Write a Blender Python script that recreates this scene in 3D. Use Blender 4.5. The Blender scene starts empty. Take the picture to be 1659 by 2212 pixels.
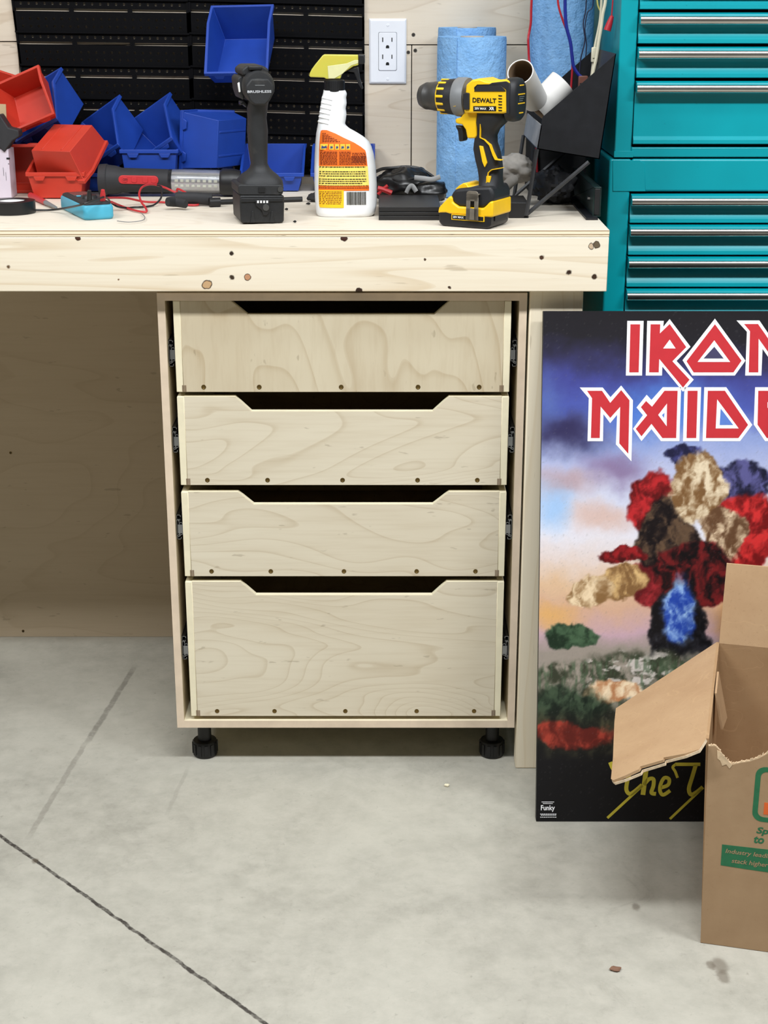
import bpy, bmesh, math, random
import numpy as np
from mathutils import Vector, Matrix, noise as mnoise
random.seed(7)
SC = bpy.context.scene
COL = SC.collection
R = math.radians

# ------------------------------------------------------------------ camera
IW, IH, FPX = 1659.0, 2212.0, 3322.0
PITCH = R(18.7)
CAM = Vector((0.069, -2.51, 1.342))
FWD = Vector((0, math.cos(PITCH), -math.sin(PITCH)))
UPV = Vector((0, math.sin(PITCH), math.cos(PITCH)))
def ray(px, py):
    return Vector((1, 0, 0)) * ((px - IW/2) / FPX) + UPV * ((IH/2 - py) / FPX) + FWD
def at(px, py, Y):
    d = ray(px, py); return CAM + d * ((Y - CAM.y) / d.y)
def atz(px, py, z):
    d = ray(px, py); return CAM + d * ((z - CAM.z) / d.z)
class Fr:
    """a thing's own frame: local x right, z up, y away; uv() measures a pixel on its plane y = const"""
    def __init__(s, loc, rz=0, rx=0):
        s.loc, s.rz, s.rx = Vector(loc), rz, rx
        s.M = Matrix.Translation(s.loc) @ Matrix.Rotation(rz, 4, 'Z') @ Matrix.Rotation(rx, 4, 'X')
        s.I = s.M.inverted()
    def uv(s, px, py, y=0.0):
        o = s.I @ CAM; d = s.I.to_3x3() @ ray(px, py)
        p = o + d * ((y - o.y) / d.y); return (p.x, p.z)
    def uvs(s, pts, y=0.0): return [s.uv(a, b, y) for a, b in pts]

# ------------------------------------------------------------------ objects
def tag(o, label=None, cat=None, group=None, kind=None):
    if label: o['label'] = label
    if cat: o['category'] = cat
    if group: o['group'] = group
    if kind: o['kind'] = kind
    return o
def thing(name, label, cat, fr=None, loc=(0, 0, 0), rz=0, group=None):
    o = bpy.data.objects.new(name, None); COL.objects.link(o)
    o.empty_display_size = .05
    if fr is not None:
        o.location = fr.loc; o.rotation_euler = (fr.rx, 0, fr.rz)
    else:
        o.location = loc; o.rotation_euler = (0, 0, rz)
    return tag(o, label, cat, group)
def wmat(o):
    m = Matrix.LocRotScale(o.location, o.rotation_euler, o.scale)
    return (wmat(o.parent) @ m) if o.parent else m
def loc_tree(o, parent=None):
    c = o.copy(); COL.objects.link(c); c.parent = parent
    for ch in o.children: loc_tree(ch, c)
    return c

def catmull(P, n=8, closed=False):
    P = [Vector(p) for p in P]; out = []
    m = len(P); rng = m if closed else m - 1
    for i in range(rng):
        if closed: a, b, c, d = P[(i-1) % m], P[i], P[(i+1) % m], P[(i+2) % m]
        else: a, b, c, d = P[max(i-1, 0)], P[i], P[i+1], P[min(i+2, m-1)]
        for k in range(n):
            t = k / n
            out.append(.5*((2*b) + (c-a)*t + (2*a-5*b+4*c-d)*t*t + (3*b-a-3*c+d)*t**3))
    if not closed: out.append(P[-1])
    return out

class MB:
    def __init__(s): s.v, s.f = [], []
    def add(s, vs, fs):
        o = len(s.v); s.v += [Vector(v) for v in vs]; s.f += [tuple(i+o for i in f) for f in fs]; return s
    def box(s, x0, x1, y0, y1, z0, z1, M=None):
        vs = [Vector(p) for p in ((x0,y0,z0),(x1,y0,z0),(x1,y1,z0),(x0,y1,z0),(x0,y0,z1),(x1,y0,z1),(x1,y1,z1),(x0,y1,z1))]
        if M is not None: vs = [M @ v for v in vs]
        return s.add(vs, [(0,3,2,1),(4,5,6,7),(0,1,5,4),(1,2,6,5),(2,3,7,6),(3,0,4,7)])
    def prism(s, pts, y0, y1):
        n = len(pts)
        vs = [(p[0], y0, p[1]) for p in pts] + [(p[0], y1, p[1]) for p in pts]
        return s.add(vs, [tuple(range(n)), tuple(range(2*n-1, n-1, -1))] + [(i, (i+1) % n, n+(i+1) % n, n+i) for i in range(n)])
    def loft(s, loops, cap0=True, cap1=True):
        n = len(loops[0]); vs = [p for l in loops for p in l]; fs = []
        for k in range(len(loops)-1):
            for i in range(n):
                fs.append((k*n+i, k*n+(i+1) % n, (k+1)*n+(i+1) % n, (k+1)*n+i))
        if cap0: fs.append(tuple(range(n)))
        if cap1: fs.append(tuple((len(loops)-1)*n+i for i in reversed(range(n))))
        return s.add(vs, fs)
    def lathe(s, prof, p0=(0,0,0), axis=(0,0,1), n=32, cap=True, close=False):
        p0 = Vector(p0); a = Vector(axis).normalized()
        t = Vector((1,0,0)) if abs(a.x) < .9 else Vector((0,1,0))
        u = a.cross(t).normalized(); w = a.cross(u)
        loops = [[p0 + a*h + (u*math.cos(2*math.pi*i/n) + w*math.sin(2*math.pi*i/n))*max(r, 1e-5) for i in range(n)] for h, r in prof]
        if close: loops.append(loops[0])
        return s.loft(loops, cap and not close, cap and not close)
    def cyl(s, p0, p1, r0, r1=None, n=24):
        p0, p1 = Vector(p0), Vector(p1); r1 = r0 if r1 is None else r1
        return s.lathe([(0, r0), ((p1-p0).length, r1)], p0, p1-p0, n)
    def tube(s, P, r, n=8, smooth=8, closed=False, flat=1.0, up=None):
        P = catmull(P, smooth, closed) if smooth else [Vector(p) for p in P]
        loops = []; ref = Vector(up) if up else None
        for i, p in enumerate(P):
            a = P[(i-1) % len(P)] if closed else P[max(i-1, 0)]
            b = P[(i+1) % len(P)] if closed else P[min(i+1, len(P)-1)]
            t = (b-a).normalized()
            if ref is None: ref = Vector((0,0,1)) if abs(t.z) < .9 else Vector((1,0,0))
            u = (ref - t*ref.dot(t)).normalized(); w = t.cross(u)
            if up is None: ref = u
            rr = r(i/(len(P)-1)) if callable(r) else r
            loops.append([p + u*rr*math.cos(2*math.pi*k/n) + w*rr*flat*math.sin(2*math.pi*k/n) for k in range(n)])
        if closed: loops.append(loops[0]); return s.loft(loops, False, False)
        return s.loft(loops)
    def blob(s, c, rad, amp=.15, freq=2.0, seed=0, nu=40, nv=24, M=None, flatbase=None):
        c = Vector(c); loops = []
        for j in range(nv+1):
            ph = math.pi*(j+.02)/(nv+.04); l = []
            for i in range(nu):
                th = 2*math.pi*i/nu
                d = Vector((math.sin(ph)*math.cos(th), math.sin(ph)*math.sin(th), math.cos(ph)))
                k = 1 + amp*mnoise.fractal(d*freq + Vector((seed*7.3, seed*1.7, seed)), .9, 2.0, 4)
                p = Vector((d.x*rad[0], d.y*rad[1], d.z*rad[2]))*k
                if M is not None: p = M @ p
                p = p + c
                if flatbase is not None: p.z = max(p.z, flatbase)
                l.append(p)
            loops.append(l)
        return s.loft(loops)
    def build(s, name, mat, parent=None, world=False, bevel=0, seg=2, sharp=35, smooth=True, subsurf=0, weld=True, solid=0):
        bm = bmesh.new()
        M = wmat(parent).inverted() if (world and parent) else None
        bv = [bm.verts.new(M @ p if M else p) for p in s.v]
        for f in s.f:
            try: bm.faces.new([bv[i] for i in f])
            except ValueError: pass
        if weld: bmesh.ops.remove_doubles(bm, verts=bm.verts, dist=1e-6)
        bmesh.ops.recalc_face_normals(bm, faces=bm.faces)
        me = bpy.data.meshes.new(name); bm.to_mesh(me); bm.free()
        me.materials.append(mat)
        if smooth:
            me.polygons.foreach_set('use_smooth', [True]*len(me.polygons))
            me.set_sharp_from_angle(angle=R(sharp))
        o = bpy.data.objects.new(name, me); COL.objects.link(o); o.parent = parent
        if solid:
            m = o.modifiers.new('Solidify', 'SOLIDIFY'); m.thickness = solid; m.offset = -1
        if bevel:
            m = o.modifiers.new('Bevel', 'BEVEL'); m.width = bevel; m.segments = seg; m.limit_method = 'ANGLE'; m.angle_limit = R(30)
            m.harden_normals = False
        if subsurf:
            m = o.modifiers.new('Subdivision', 'SUBSURF'); m.levels = m.render_levels = subsurf
        return o

def text_mb(mb, string, x0, z0, x1, z1, y, thick=.0003, bold=0.0, shear=0.0):
    """letters stretched into the rectangle, standing proud of plane y"""
    cu = bpy.data.curves.new('lettering', 'FONT'); cu.body = string; cu.size = 1; cu.offset = bold; cu.shear = shear
    cu.resolution_u = 3
    ob = bpy.data.objects.new('lettering_tmp', cu); COL.objects.link(ob)
    dg = bpy.context.evaluated_depsgraph_get(); dg.update()
    me = bpy.data.meshes.new_from_object(ob.evaluated_get(dg))
    vs = [v.co.copy() for v in me.vertices]; fs = [tuple(p.vertices) for p in me.polygons]
    bpy.data.objects.remove(ob); bpy.data.curves.remove(cu); bpy.data.meshes.remove(me)
    if not vs: return mb
    ax, bx = min(v.x for v in vs), max(v.x for v in vs); ay, by = min(v.y for v in vs), max(v.y for v in vs)
    return mb.add([(x0+(v.x-ax)/(bx-ax)*(x1-x0), y, z0+(v.y-ay)/(by-ay)*(z1-z0)) for v in vs], fs)
def text_px(mb, string, fr, a, b, y, bold=0.0, shear=0.0):
    (x0, z1), (x1, z0) = fr.uv(a[0], a[1], y), fr.uv(b[0], b[1], y)
    return text_mb(mb, string, x0, z0, x1, z1, y, bold=bold, shear=shear)
def stroke(mb, pts, w, y0, y1):
    """a pen stroke on plane y; w one width or one per point"""
    pts = [Vector((p[0], p[1])) for p in pts]; n = len(pts); L, Rr = [], []
    for i, p in enumerate(pts):
        t = (pts[min(i+1, n-1)] - pts[max(i-1, 0)]).normalized(); k = Vector((-t.y, t.x))
        ww = w[i] if isinstance(w, (list, tuple)) else w
        L.append(p + k*ww/2); Rr.append(p - k*ww/2)
    for i in range(n-1): mb.prism([tuple(L[i]), tuple(L[i+1]), tuple(Rr[i+1]), tuple(Rr[i])], y0, y1)
    return mb

# ------------------------------------------------------------------ materials
def lin(c):
    f = lambda v: v/12.92 if v <= .04045 else ((v+.055)/1.055)**2.4
    return tuple(f(x/255) for x in c[:3]) + (1,)
class NT:
    def __init__(s, name):
        s.m = bpy.data.materials.new(name); s.m.use_nodes = True
        s.t = s.m.node_tree; s.b = s.t.nodes['Principled BSDF']; s.co = None
    def n(s, typ, **k):
        nd = s.t.nodes.new(typ)
        for a, v in k.items(): setattr(nd, a, v)
        return nd
    def l(s, a, b): s.t.links.new(a, b)
    def coord(s, rnd=False):
        tc = s.n('ShaderNodeTexCoord'); o = tc.outputs['Object']
        if rnd:
            oi = s.n('ShaderNodeObjectInfo'); m = s.n('ShaderNodeVectorMath', operation='MULTIPLY_ADD')
            m.inputs[1].default_value = (37.0, 17.0, 53.0); s.l(oi.outputs['Random'], m.inputs[0]); s.l(o, m.inputs[2]); o = m.outputs[0]
        return o
    def mapping(s, v, scale=(1,1,1), loc=(0,0,0), rot=(0,0,0)):
        m = s.n('ShaderNodeMapping'); m.inputs['Scale'].default_value = scale; m.inputs['Location'].default_value = loc; m.inputs['Rotation'].default_value = rot
        s.l(v, m.inputs['Vector']); return m.outputs[0]
    def noise(s, v, scale, detail=3, rough=.55, dist=0):
        n = s.n('ShaderNodeTexNoise'); n.inputs['Scale'].default_value = scale; n.inputs['Detail'].default_value = detail
        n.inputs['Roughness'].default_value = rough; n.inputs['Distortion'].default_value = dist
        s.l(v, n.inputs['Vector']); return n.outputs['Fac']
    def math(s, op, a, b=None, c=None, clamp=False):
        n = s.n('ShaderNodeMath', operation=op); n.use_clamp = clamp
        for i, x in enumerate((a, b, c)):
            if x is None: continue
            if isinstance(x, (int, float)): n.inputs[i].default_value = x
            else: s.l(x, n.inputs[i])
        return n.outputs[0]
    def rng(s, v, a, b, c=0.0, d=1.0, smooth=False):
        n = s.n('ShaderNodeMapRange'); n.interpolation_type = 'SMOOTHSTEP' if smooth else 'LINEAR'
        for i, x in zip((1,2,3,4), (a,b,c,d)): n.inputs[i].default_value = x
        s.l(v, n.inputs[0]); return n.outputs[0]
    def mix(s, f, a, b, mode='MIX'):
        n = s.n('ShaderNodeMix'); n.data_type = 'RGBA'; n.blend_type = mode; n.clamp_factor = True
        for i, x in ((0, f), (6, a), (7, b)):
            if isinstance(x, (int, float)): n.inputs[i].default_value = x
            elif isinstance(x, tuple): n.inputs[i].default_value = x
            else: s.l(x, n.inputs[i])
        return n.outputs[2]
    def base(s, c):
        if isinstance(c, tuple): s.b.inputs['Base Color'].default_value = c
        else: s.l(c, s.b.inputs['Base Color'])
    def bump(s, h, strength=.3, dist=.001):
        n = s.n('ShaderNodeBump'); n.inputs['Strength'].default_value = strength; n.inputs['Distance'].default_value = dist
        s.l(h, n.inputs['Height']); s.l(n.outputs[0], s.b.inputs['Normal'])
    def set(s, **k):
        for a, v in k.items(): s.b.inputs[a.replace('_', ' ')].default_value = v
        return s
def plain(name, c, rough=.5, metal=0.0, var=.08, scale=30, bump=0.0, bscale=200, spec=.5, dirt=None, coat=0.0):
    t = NT(name); v = t.coord(True); c = lin(c)
    t.set(Roughness=rough, Metallic=metal, Specular_IOR_Level=spec, Coat_Weight=coat)
    f = t.rng(t.noise(v, scale, 4), .3, .7)
    d = tuple(x*(1-var) for x in c[:3]) + (1,); e = tuple(min(1, x*(1+var)) for x in c[:3]) + (1,)
    col = t.mix(f, d, e)
    if dirt:
        g = t.rng(t.noise(v, dirt[1], 5, .65), dirt[2], dirt[2]+.18)
        col = t.mix(t.math('MULTIPLY', g, dirt[3]), col, lin(dirt[0]))
    t.base(col)
    if bump: t.bump(t.noise(v, bscale, 3), bump, .0008)
    return t.m
def wood(name, light, dark, scl=(1.6, 1.6, 7), rings=16, line=.5, rough=.55, var=.5, fib=(8, 8, 160), edge=False, knots=None, width=.16):
    """rotary-cut grain: contour lines of a stretched noise plus fine fibres"""
    t = NT(name); v0 = t.coord(not knots); a, b = lin(light), lin(dark)
    v = t.mapping(v0, scl)
    n = t.noise(v, 1.0, 2.0, .45, .4)
    ring = t.math('FRACT', t.math('MULTIPLY', n, rings))
    soft = t.math('POWER', ring, 3.0); edge_ = t.rng(ring, 1-width, 1.0, 0.0, 1.0, True)
    tone = t.noise(t.mapping(v0, tuple(x*.7 for x in scl), (3, 5, 1)), 1.5, 3)
    fb = t.noise(t.mapping(v0, fib), 1.0, 3, .6)
    f = t.math('ADD', t.math('MULTIPLY', soft, line*.55), t.math('MULTIPLY', t.math('MULTIPLY', edge_, t.rng(ring, .97, 1.0, 1.0, .0)), line))
    f = t.math('ADD', f, t.math('MULTIPLY', t.rng(tone, .35, .72), var*.6), clamp=True)
    f = t.math('ADD', f, t.math('MULTIPLY', t.rng(fb, .45, .8), .22), clamp=True)
    col = t.mix(f, a, b)
    spk = t.rng(t.noise(t.mapping(v0, tuple(x*6 for x in scl)), 3.0, 2), .70, .74)
    col = t.mix(t.math('MULTIPLY', spk, .35), col, tuple(x*.55 for x in b[:3]) + (1,))
    if knots:
        sep = t.n('ShaderNodeSeparateXYZ'); t.l(v0, sep.inputs[0])
        wob = t.math('MULTIPLY', t.math('SUBTRACT', t.noise(v0, 120, 2), .5), .006)
        for (x, z, r, kc) in knots:
            dx = t.math('SUBTRACT', sep.outputs[0], x); dz = t.math('SUBTRACT', sep.outputs[2], z)
            d = t.math('ADD', t.math('SQRT', t.math('ADD', t.math('MULTIPLY', dx, dx), t.math('MULTIPLY', dz, dz))), wob)
            if r > .0045:
                col = t.mix(t.rng(d, r*.82, r*1.06, 1, 0, True), col, lin((52, 32, 22)))
                col = t.mix(t.rng(d, r*.66, r*.84, 1, 0, True), col, lin(kc))
            else: col = t.mix(t.rng(d, r*.6, r*1.2, 1, 0, True), col, lin(kc))
    t.base(col); t.set(Roughness=rough, Specular_IOR_Level=.3)
    t.bump(fb, .12, .0006)
    return t.m
# ------------------------------------------------------------------ shared materials
BZ = .98                                                   # bench top
M_ply = wood('birch_plywood', (222, 212, 190), (184, 165, 134), (1.5, 1.5, 6.0), 28, .26, var=.4)
M_ply_tall = wood('birch_plywood_upright', (210, 198, 172), (174, 152, 118), (4.2, 4.2, 1.8), 12, .26, var=.75, fib=(110, 8, 14))
M_wall = wood('wall_plywood', (220, 208, 190), (190, 170, 146), (1.2, 1.2, 6), 18, .28, var=.4)
M_edge = plain('sanded_ply_edge', (236, 226, 196), .55, var=.05, scale=40)
M_face = plain('face_frame_edge', (222, 202, 178), .55, var=.09, scale=22)
M_pine = wood('pine_lumber', (240, 228, 204), (226, 208, 176), (7, 7, .8), 11, .35, var=.5, fib=(170, 20, 5))
M_black = plain('black_plastic', (26, 26, 28), .45, var=.1)
M_rubber = plain('dull_black_rubber', (38, 38, 41), .7, var=.12, scale=60, bump=.15, bscale=500)
M_dark = plain('dark_void', (9, 9, 10), .8)
M_zinc = plain('zinc_plated_steel', (150, 152, 156), .32, 1.0, var=.1)
M_chrome = plain('chrome_strip', (222, 218, 214), .26, 1.0, var=.08, scale=14)
M_brass = plain('yellow_zinc_screw', (120, 98, 56), .4, .9, var=.2)
M_screwhole = plain('screw_recess', (40, 30, 20), .7)
M_steel = plain('bare_steel', (140, 136, 130), .38, 1.0, var=.12, scale=50)
M_white = plain('white_plastic', (232, 234, 240), .35, var=.02)
M_offwhite = plain('white_paper', (240, 240, 240), .6, var=.03)
M_red = plain('red_plastic', (205, 40, 22), .42, var=.06)
M_redrub = plain('red_rubber', (190, 44, 48), .5, var=.06)

# ------------------------------------------------------------------ the setting
def floor_mat():
    t = NT('polished_concrete'); v = t.coord()
    c1, c2 = lin((176, 173, 161)), lin((154, 151, 140))
    n = t.rng(t.noise(v, 3.2, 5, .62, .6), .34, .68); col = t.mix(n, c2, c1)
    n = t.rng(t.noise(v, 17, 6, .7), .4, .62); col = t.mix(t.math('MULTIPLY', n, .45), col, lin((188, 184, 172)))
    n = t.rng(t.noise(v, 9, 7, .72, 1.2), .60, .74); col = t.mix(t.math('MULTIPLY', n, .42), col, lin((134, 130, 120)))
    n = t.rng(t.noise(v, 38, 6, .75), .36, .66); col = t.mix(t.math('MULTIPLY', n, .30), col, lin((192, 188, 177)))
    n = t.rng(t.noise(v, 70, 5, .75, .8), .58, .70); col = t.mix(t.math('MULTIPLY', n, .30), col, lin((136, 133, 124)))
    n = t.rng(t.noise(v, 55, 3, .6), .68, .74); col = t.mix(t.math('MULTIPLY', n, .35), col, lin((120, 115, 104)))
    n = t.rng(t.noise(t.mapping(v, (1, 9, 1), rot=(0, 0, .5)), 4, 5, .7), .62, .72); col = t.mix(t.math('MULTIPLY', n, .14), col, lin((205, 202, 192)))
    sep = t.n('ShaderNodeSeparateXYZ'); t.l(v, sep.inputs[0]); X, Y = sep.outputs[0], sep.outputs[1]
    wob = t.math('MULTIPLY', t.math('SUBTRACT', t.noise(v, 26, 4, .7), .5), .010)
    gate = t.noise(v, 60, 3, .7)
    def line(a, b, w, c, k, ends=None):
        d = Vector((b.x-a.x, b.y-a.y)); L = d.length; d /= L; nx, ny = -d.y, d.x
        dist = t.math('ABSOLUTE', t.math('ADD', t.math('ADD', t.math('MULTIPLY', X, nx), t.math('MULTIPLY', Y, ny)), t.math('ADD', wob, -(a.x*nx+a.y*ny))))
        m = t.math('MULTIPLY', t.rng(dist, w*.5, w, 1, 0, True), t.rng(gate, .25, .55, k*.35, k))
        if ends:
            s = t.math('ADD', t.math('ADD', t.math('MULTIPLY', X, d.x), t.math('MULTIPLY', Y, d.y)), -(a.x*d.x+a.y*d.y))
            m = t.math('MULTIPLY', m, t.math('MULTIPLY', t.rng(s, -.01, .03), t.rng(s, L-.03, L+.01, 1, 0)))
        return t.mix(m, c0[0], lin(c))
    c0 = [col]
    c0[0] = line(atz(0, 1805, 0), atz(575, 2212, 0), .0042, (52, 47, 44), .95)
    c0[0] = line(atz(291, 1440, 0), atz(188, 1605, 0), .008, (112, 108, 100), .62, True)
    c0[0] = line(atz(188, 1600, 0), atz(60, 1812, 0), .007, (126, 121, 112), .5, True)
    c0[0] = line(atz(405, 1660, 0), atz(360, 1760, 0), .005, (140, 136, 126), .35, True)
    for (px, py, r) in ((1555, 2085, .014), (1562, 2110, .011), (1535, 2085, .007), (1375, 1958, .008), (75, 1860, .006)):
        p = atz(px, py, 0)
        dx = t.math('ADD', X, -p.x); dy = t.math('ADD', Y, -p.y)
        d = t.math('ADD', t.math('SQRT', t.math('ADD', t.math('MULTIPLY', dx, dx), t.math('MULTIPLY', t.math('MULTIPLY', dy, dy), .35))), t.math('MULTIPLY', wob, 1.4))
        c0[0] = t.mix(t.math('MULTIPLY', t.rng(d, r*.4, r*1.1, 1, 0, True), .55), c0[0], lin((88, 76, 62)))
    t.base(c0[0]); t.set(Specular_IOR_Level=.35)
    t.l(t.rng(t.noise(v, 6, 4), .3, .7, .45, .62), t.b.inputs['Roughness'])
    t.bump(t.noise(v, 90, 4, .6), .08, .001)
    return t.m
tag(MB().box(-5, 5, -7, 1.2, -.06, 0).build('floor', floor_mat(), smooth=False), kind='structure')

w = MB(); WY = .6
seam = at(900, 97, WY).z; sx = at(889, 200, WY).x; lx = at(30, 90, WY); LXs = at(12, 90, WY).z
g = .0009
w.box(-.64+g, 4, WY, WY+.018, seam+g, 3.0)
w.box(-.64+g, sx-g, WY, WY+.018, BZ-.02, seam-g)
w.box(sx+g, 4, WY, WY+.018, BZ-.02, seam-g)
w.box(-4, -.64-g, WY, WY+.018, LXs+g, 3.0)
w.box(-4, -.64-g, WY, WY+.018, BZ-.02, LXs-g)
wo = tag(w.build('wall_back', M_wall, bevel=.0006, seg=1), kind='structure')
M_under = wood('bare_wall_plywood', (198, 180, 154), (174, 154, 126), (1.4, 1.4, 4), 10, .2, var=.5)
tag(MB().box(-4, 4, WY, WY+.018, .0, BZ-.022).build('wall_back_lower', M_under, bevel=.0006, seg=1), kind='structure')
tag(MB().box(-4, 4, WY+.018, WY+.1, 0, 3.0).build('wall_behind', M_dark), kind='structure')
wsd = MB()
# countersunk wall screws, one thing each
for (px, py, r, lab) in ((893, 75, .0036, 'dark countersunk screw in plywood wall above the panel seam'), (897, 109, .0036, 'dark countersunk screw in plywood wall just below the panel seam'),
                    (882, 113, .0034, 'dark countersunk screw close beside the outlet plate'), (23, 978, .003, 'small dark screw in the plywood under the bench, halfway up'),
                    (50, 1363, .003, 'small dark screw in the plywood under the bench near the floor')):
    p = at(px, py, WY)
    s = thing('wall_screw', lab, 'screw', loc=(p.x, WY, p.z), group='screws in the plywood wall')
    MB().lathe([(-.0006, r), (.0004, r*.98)], (0, 0, 0), (0, 1, 0), 16).build('screw_head', M_brass if py > 900 else M_steel, s)
    MB().box(-r*.6, r*.6, -.0011, -.0004, -r*.2, r*.2).box(-r*.2, r*.2, -.0012, -.0004, -r*.6, r*.6).build('drive_recess', M_screwhole, s)

# ------------------------------------------------------------------ workbench
AF = -.03; AX = .4308
KN = []
for (px, py, r, c) in ((447, 615, .0085, (196, 160, 118)), (535, 599, .0055, (190, 140, 105)), (500, 548, .004, (48, 36, 26)), (501, 600, .004, (60, 46, 32)),
                    (256, 604, .0022, (120, 84, 56)), (17, 577, .0034, (96, 70, 44)), (776, 629, .006, (52, 34, 24)), (918, 561, .0022, (80, 58, 42)),
                    (971, 622, .0025, (70, 52, 38)), (1170, 556, .0045, (72, 48, 34)), (1229, 588, .0045, (54, 36, 24)), (1284, 597, .0045, (60, 42, 28)),
                    (1277, 532, .0048, (200, 176, 148)), (1288, 529, .006, (104, 90, 70)), (168, 514, .005, (70, 40, 26)), (743, 514, .006, (66, 36, 28))):
    p = at(px, py, AF); KN.append((p.x+.6, p.z, r, c))
M_apron = wood('apron_pine', (238, 227, 206), (208, 184, 148), (.6, 4, 9), 12, .28, var=.45, fib=(5, 30, 170), knots=KN, width=.3)
bench = thing('workbench', 'pale wooden workbench with plywood top and knotty pine front board', 'workbench', loc=(-.6, .3, 0))
MB().box(-1.9, AX-.0003, AF, AF+.038, .8803, .9684).build('apron', M_apron, bench, True, bevel=.0014)
def ply_top():
    t = NT('bench_top_plywood'); v = t.coord()
    n = t.noise(t.mapping(v, (1.2, 5, 1)), 1.6, 3, .5, .4); ln = t.rng(t.math('PINGPONG', t.math('MULTIPLY', n, 14), 1.0), 0, .25, 1, 0, True)
    col = t.mix(t.math('MULTIPLY', ln, .22), lin((224, 214, 198)), lin((190, 170, 144)))
    d = t.rng(t.noise(t.mapping(v, (1, 3, 1)), 11, 6, .7), .60, .72); col = t.mix(t.math('MULTIPLY', d, .35), col, lin((150, 128, 104)))
    sep = t.n('ShaderNodeSeparateXYZ'); t.l(v, sep.inputs[0])
    # plies show only on the sawn front edge (normal facing the room)
    geo = t.n('ShaderNodeNewGeometry'); s2 = t.n('ShaderNodeSeparateXYZ'); t.l(geo.outputs['True Normal'], s2.inputs[0])
    lay = t.math('PINGPONG', t.math('ADD', t.math('MULTIPLY', sep.outputs[2], 330.0), t.math('MULTIPLY', t.noise(t.mapping(v, (3, 1, 1)), 6, 3), .25)), 1.0)
    ec = t.mix(t.rng(lay, .55, .9, 0, 1, True), lin((238, 226, 198)), lin((160, 132, 98)))
    gap = t.math('MULTIPLY', t.rng(t.noise(t.mapping(v, (14, 1, 160)), 1, 3), .66, .70), t.rng(lay, .3, .6, 0, 1))
    ec = t.mix(gap, ec, lin((60, 42, 30)))
    col = t.mix(t.math('GREATER_THAN', t.math('ABSOLUTE', s2.outputs[2]), .6), ec, col)
    t.base(col); t.set(Roughness=.6, Specular_IOR_Level=.3); return t.m
MB().box(-1.9, AX, AF, WY-.001, .9686, BZ).build('worktop', ply_top(), bench, True, bevel=.0008, seg=1)
M_leg = M_pine
MB().box(.3085, .3965, -.004, .034, 0, .88).build('leg', M_leg, bench, True, bevel=.0025)
MB().box(.3085, .3965, .555, .598, 0, .965).build('leg', M_leg, bench, True, bevel=.0025)
MB().box(.3965-.038, .3965, .034, .555, .88, .967).build('rail', M_pine, bench, True, bevel=.002)
MB().box(-1.85, .3965, .56, .598, .88, .967).build('rail', M_pine, bench, True, bevel=.002)
MB().box(-1.8, -1.712, AF+.039, AF+.077, 0, .967).build('leg', M_pine, bench, True, bevel=.002)

# ------------------------------------------------------------------ drawer cabinet
M_foot = plain('black_leveling_foot', (13, 13, 14), .5, var=.1)
cab = thing('drawer_cabinet', 'pale plywood four drawer cabinet on black feet under the bench', 'cabinet', loc=(0, .28, 0))
CW, CT, CB, CD, TH = .3048, .8724, .0805, .56, .0128
M_in = wood('cabinet_plywood', (205, 190, 160), (178, 156, 122), (6, 1.2, 6), 11, .25, var=.4)
for s, x in ((-1, -CW), (1, CW-TH)):
    sp = MB().box(x, x+TH, 0.0012, CD, CB, CT).build('side_panel', M_in, cab, True)
    MB().box(x, x+TH, 0, .0012, CB, CT).build('edge_band', M_face, sp, True)
tp = MB().box(-CW+TH, CW-TH, .0012, CD, CT-TH, CT).build('top_panel', M_in, cab, True)
MB().box(-CW+TH, CW-TH, 0, .0012, CT-TH, CT).build('edge_band', M_face, tp, True)
bp = MB().box(-CW+TH, CW-TH, .0012, CD, CB, CB+TH+.001).build('bottom_panel', M_edge, cab, True)
MB().box(-CW+TH, CW-TH, 0, .0012, CB, CB+TH+.001).build('edge_band', M_face, bp, True)
MB().box(-CW+TH, CW-TH, CD-.006, CD, CB+TH+.001, CT-TH).build('back_panel', M_in, cab, True)
for x in (-.2628, .2691):
    for y in (.052, .49):
        f = MB().lathe([(.0325, .0125), (CB, .0125)], (x, y, 0), (0, 0, 1), 20).build('foot', M_foot, cab, True)
        m = MB(); prof = [(0, .0195), (.0015, .0212), (.003, .0222), (.028, .0222), (.031, .0208), (.032, .016)]
        m.lathe(prof, (x, y, 0), (0, 0, 1), 32)
        for k in range(12):
            a = 2*math.pi*k/12+.2
            m.box(-.003, .003, -.0009, .0009, .006, .027, Matrix.Translation((x+.0227*math.cos(a), y+.0227*math.sin(a), 0)) @ Matrix.Rotation(a+math.pi/2, 4, 'Z'))
        m.build('foot_pad', M_foot, f, True)
DW, ST = .2795, .0118
DY = .003
drawers = [  # top, bottom, cut depth line, cut outer px left/right, cut inner px left/right, y px
    ((650, 847), (680,), (498, 972), (535, 938), (430, 560, 737, 903, 1035), 'slide', 765),
    ((857, 1048), (889,), (508, 970), (543, 935), (448, 578, 740, 902, 1031), 'slide', 952),
    ((1063, 1245), (1090,), (514, 970), (548, 935), (457, 585, 743, 900, 1027), 'slide', 1141),
    ((1257, 1547), (1286,), (519, 965), (553, 933), (469, 593, 746, 900, 1024), 'slide', 1402)]
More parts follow.
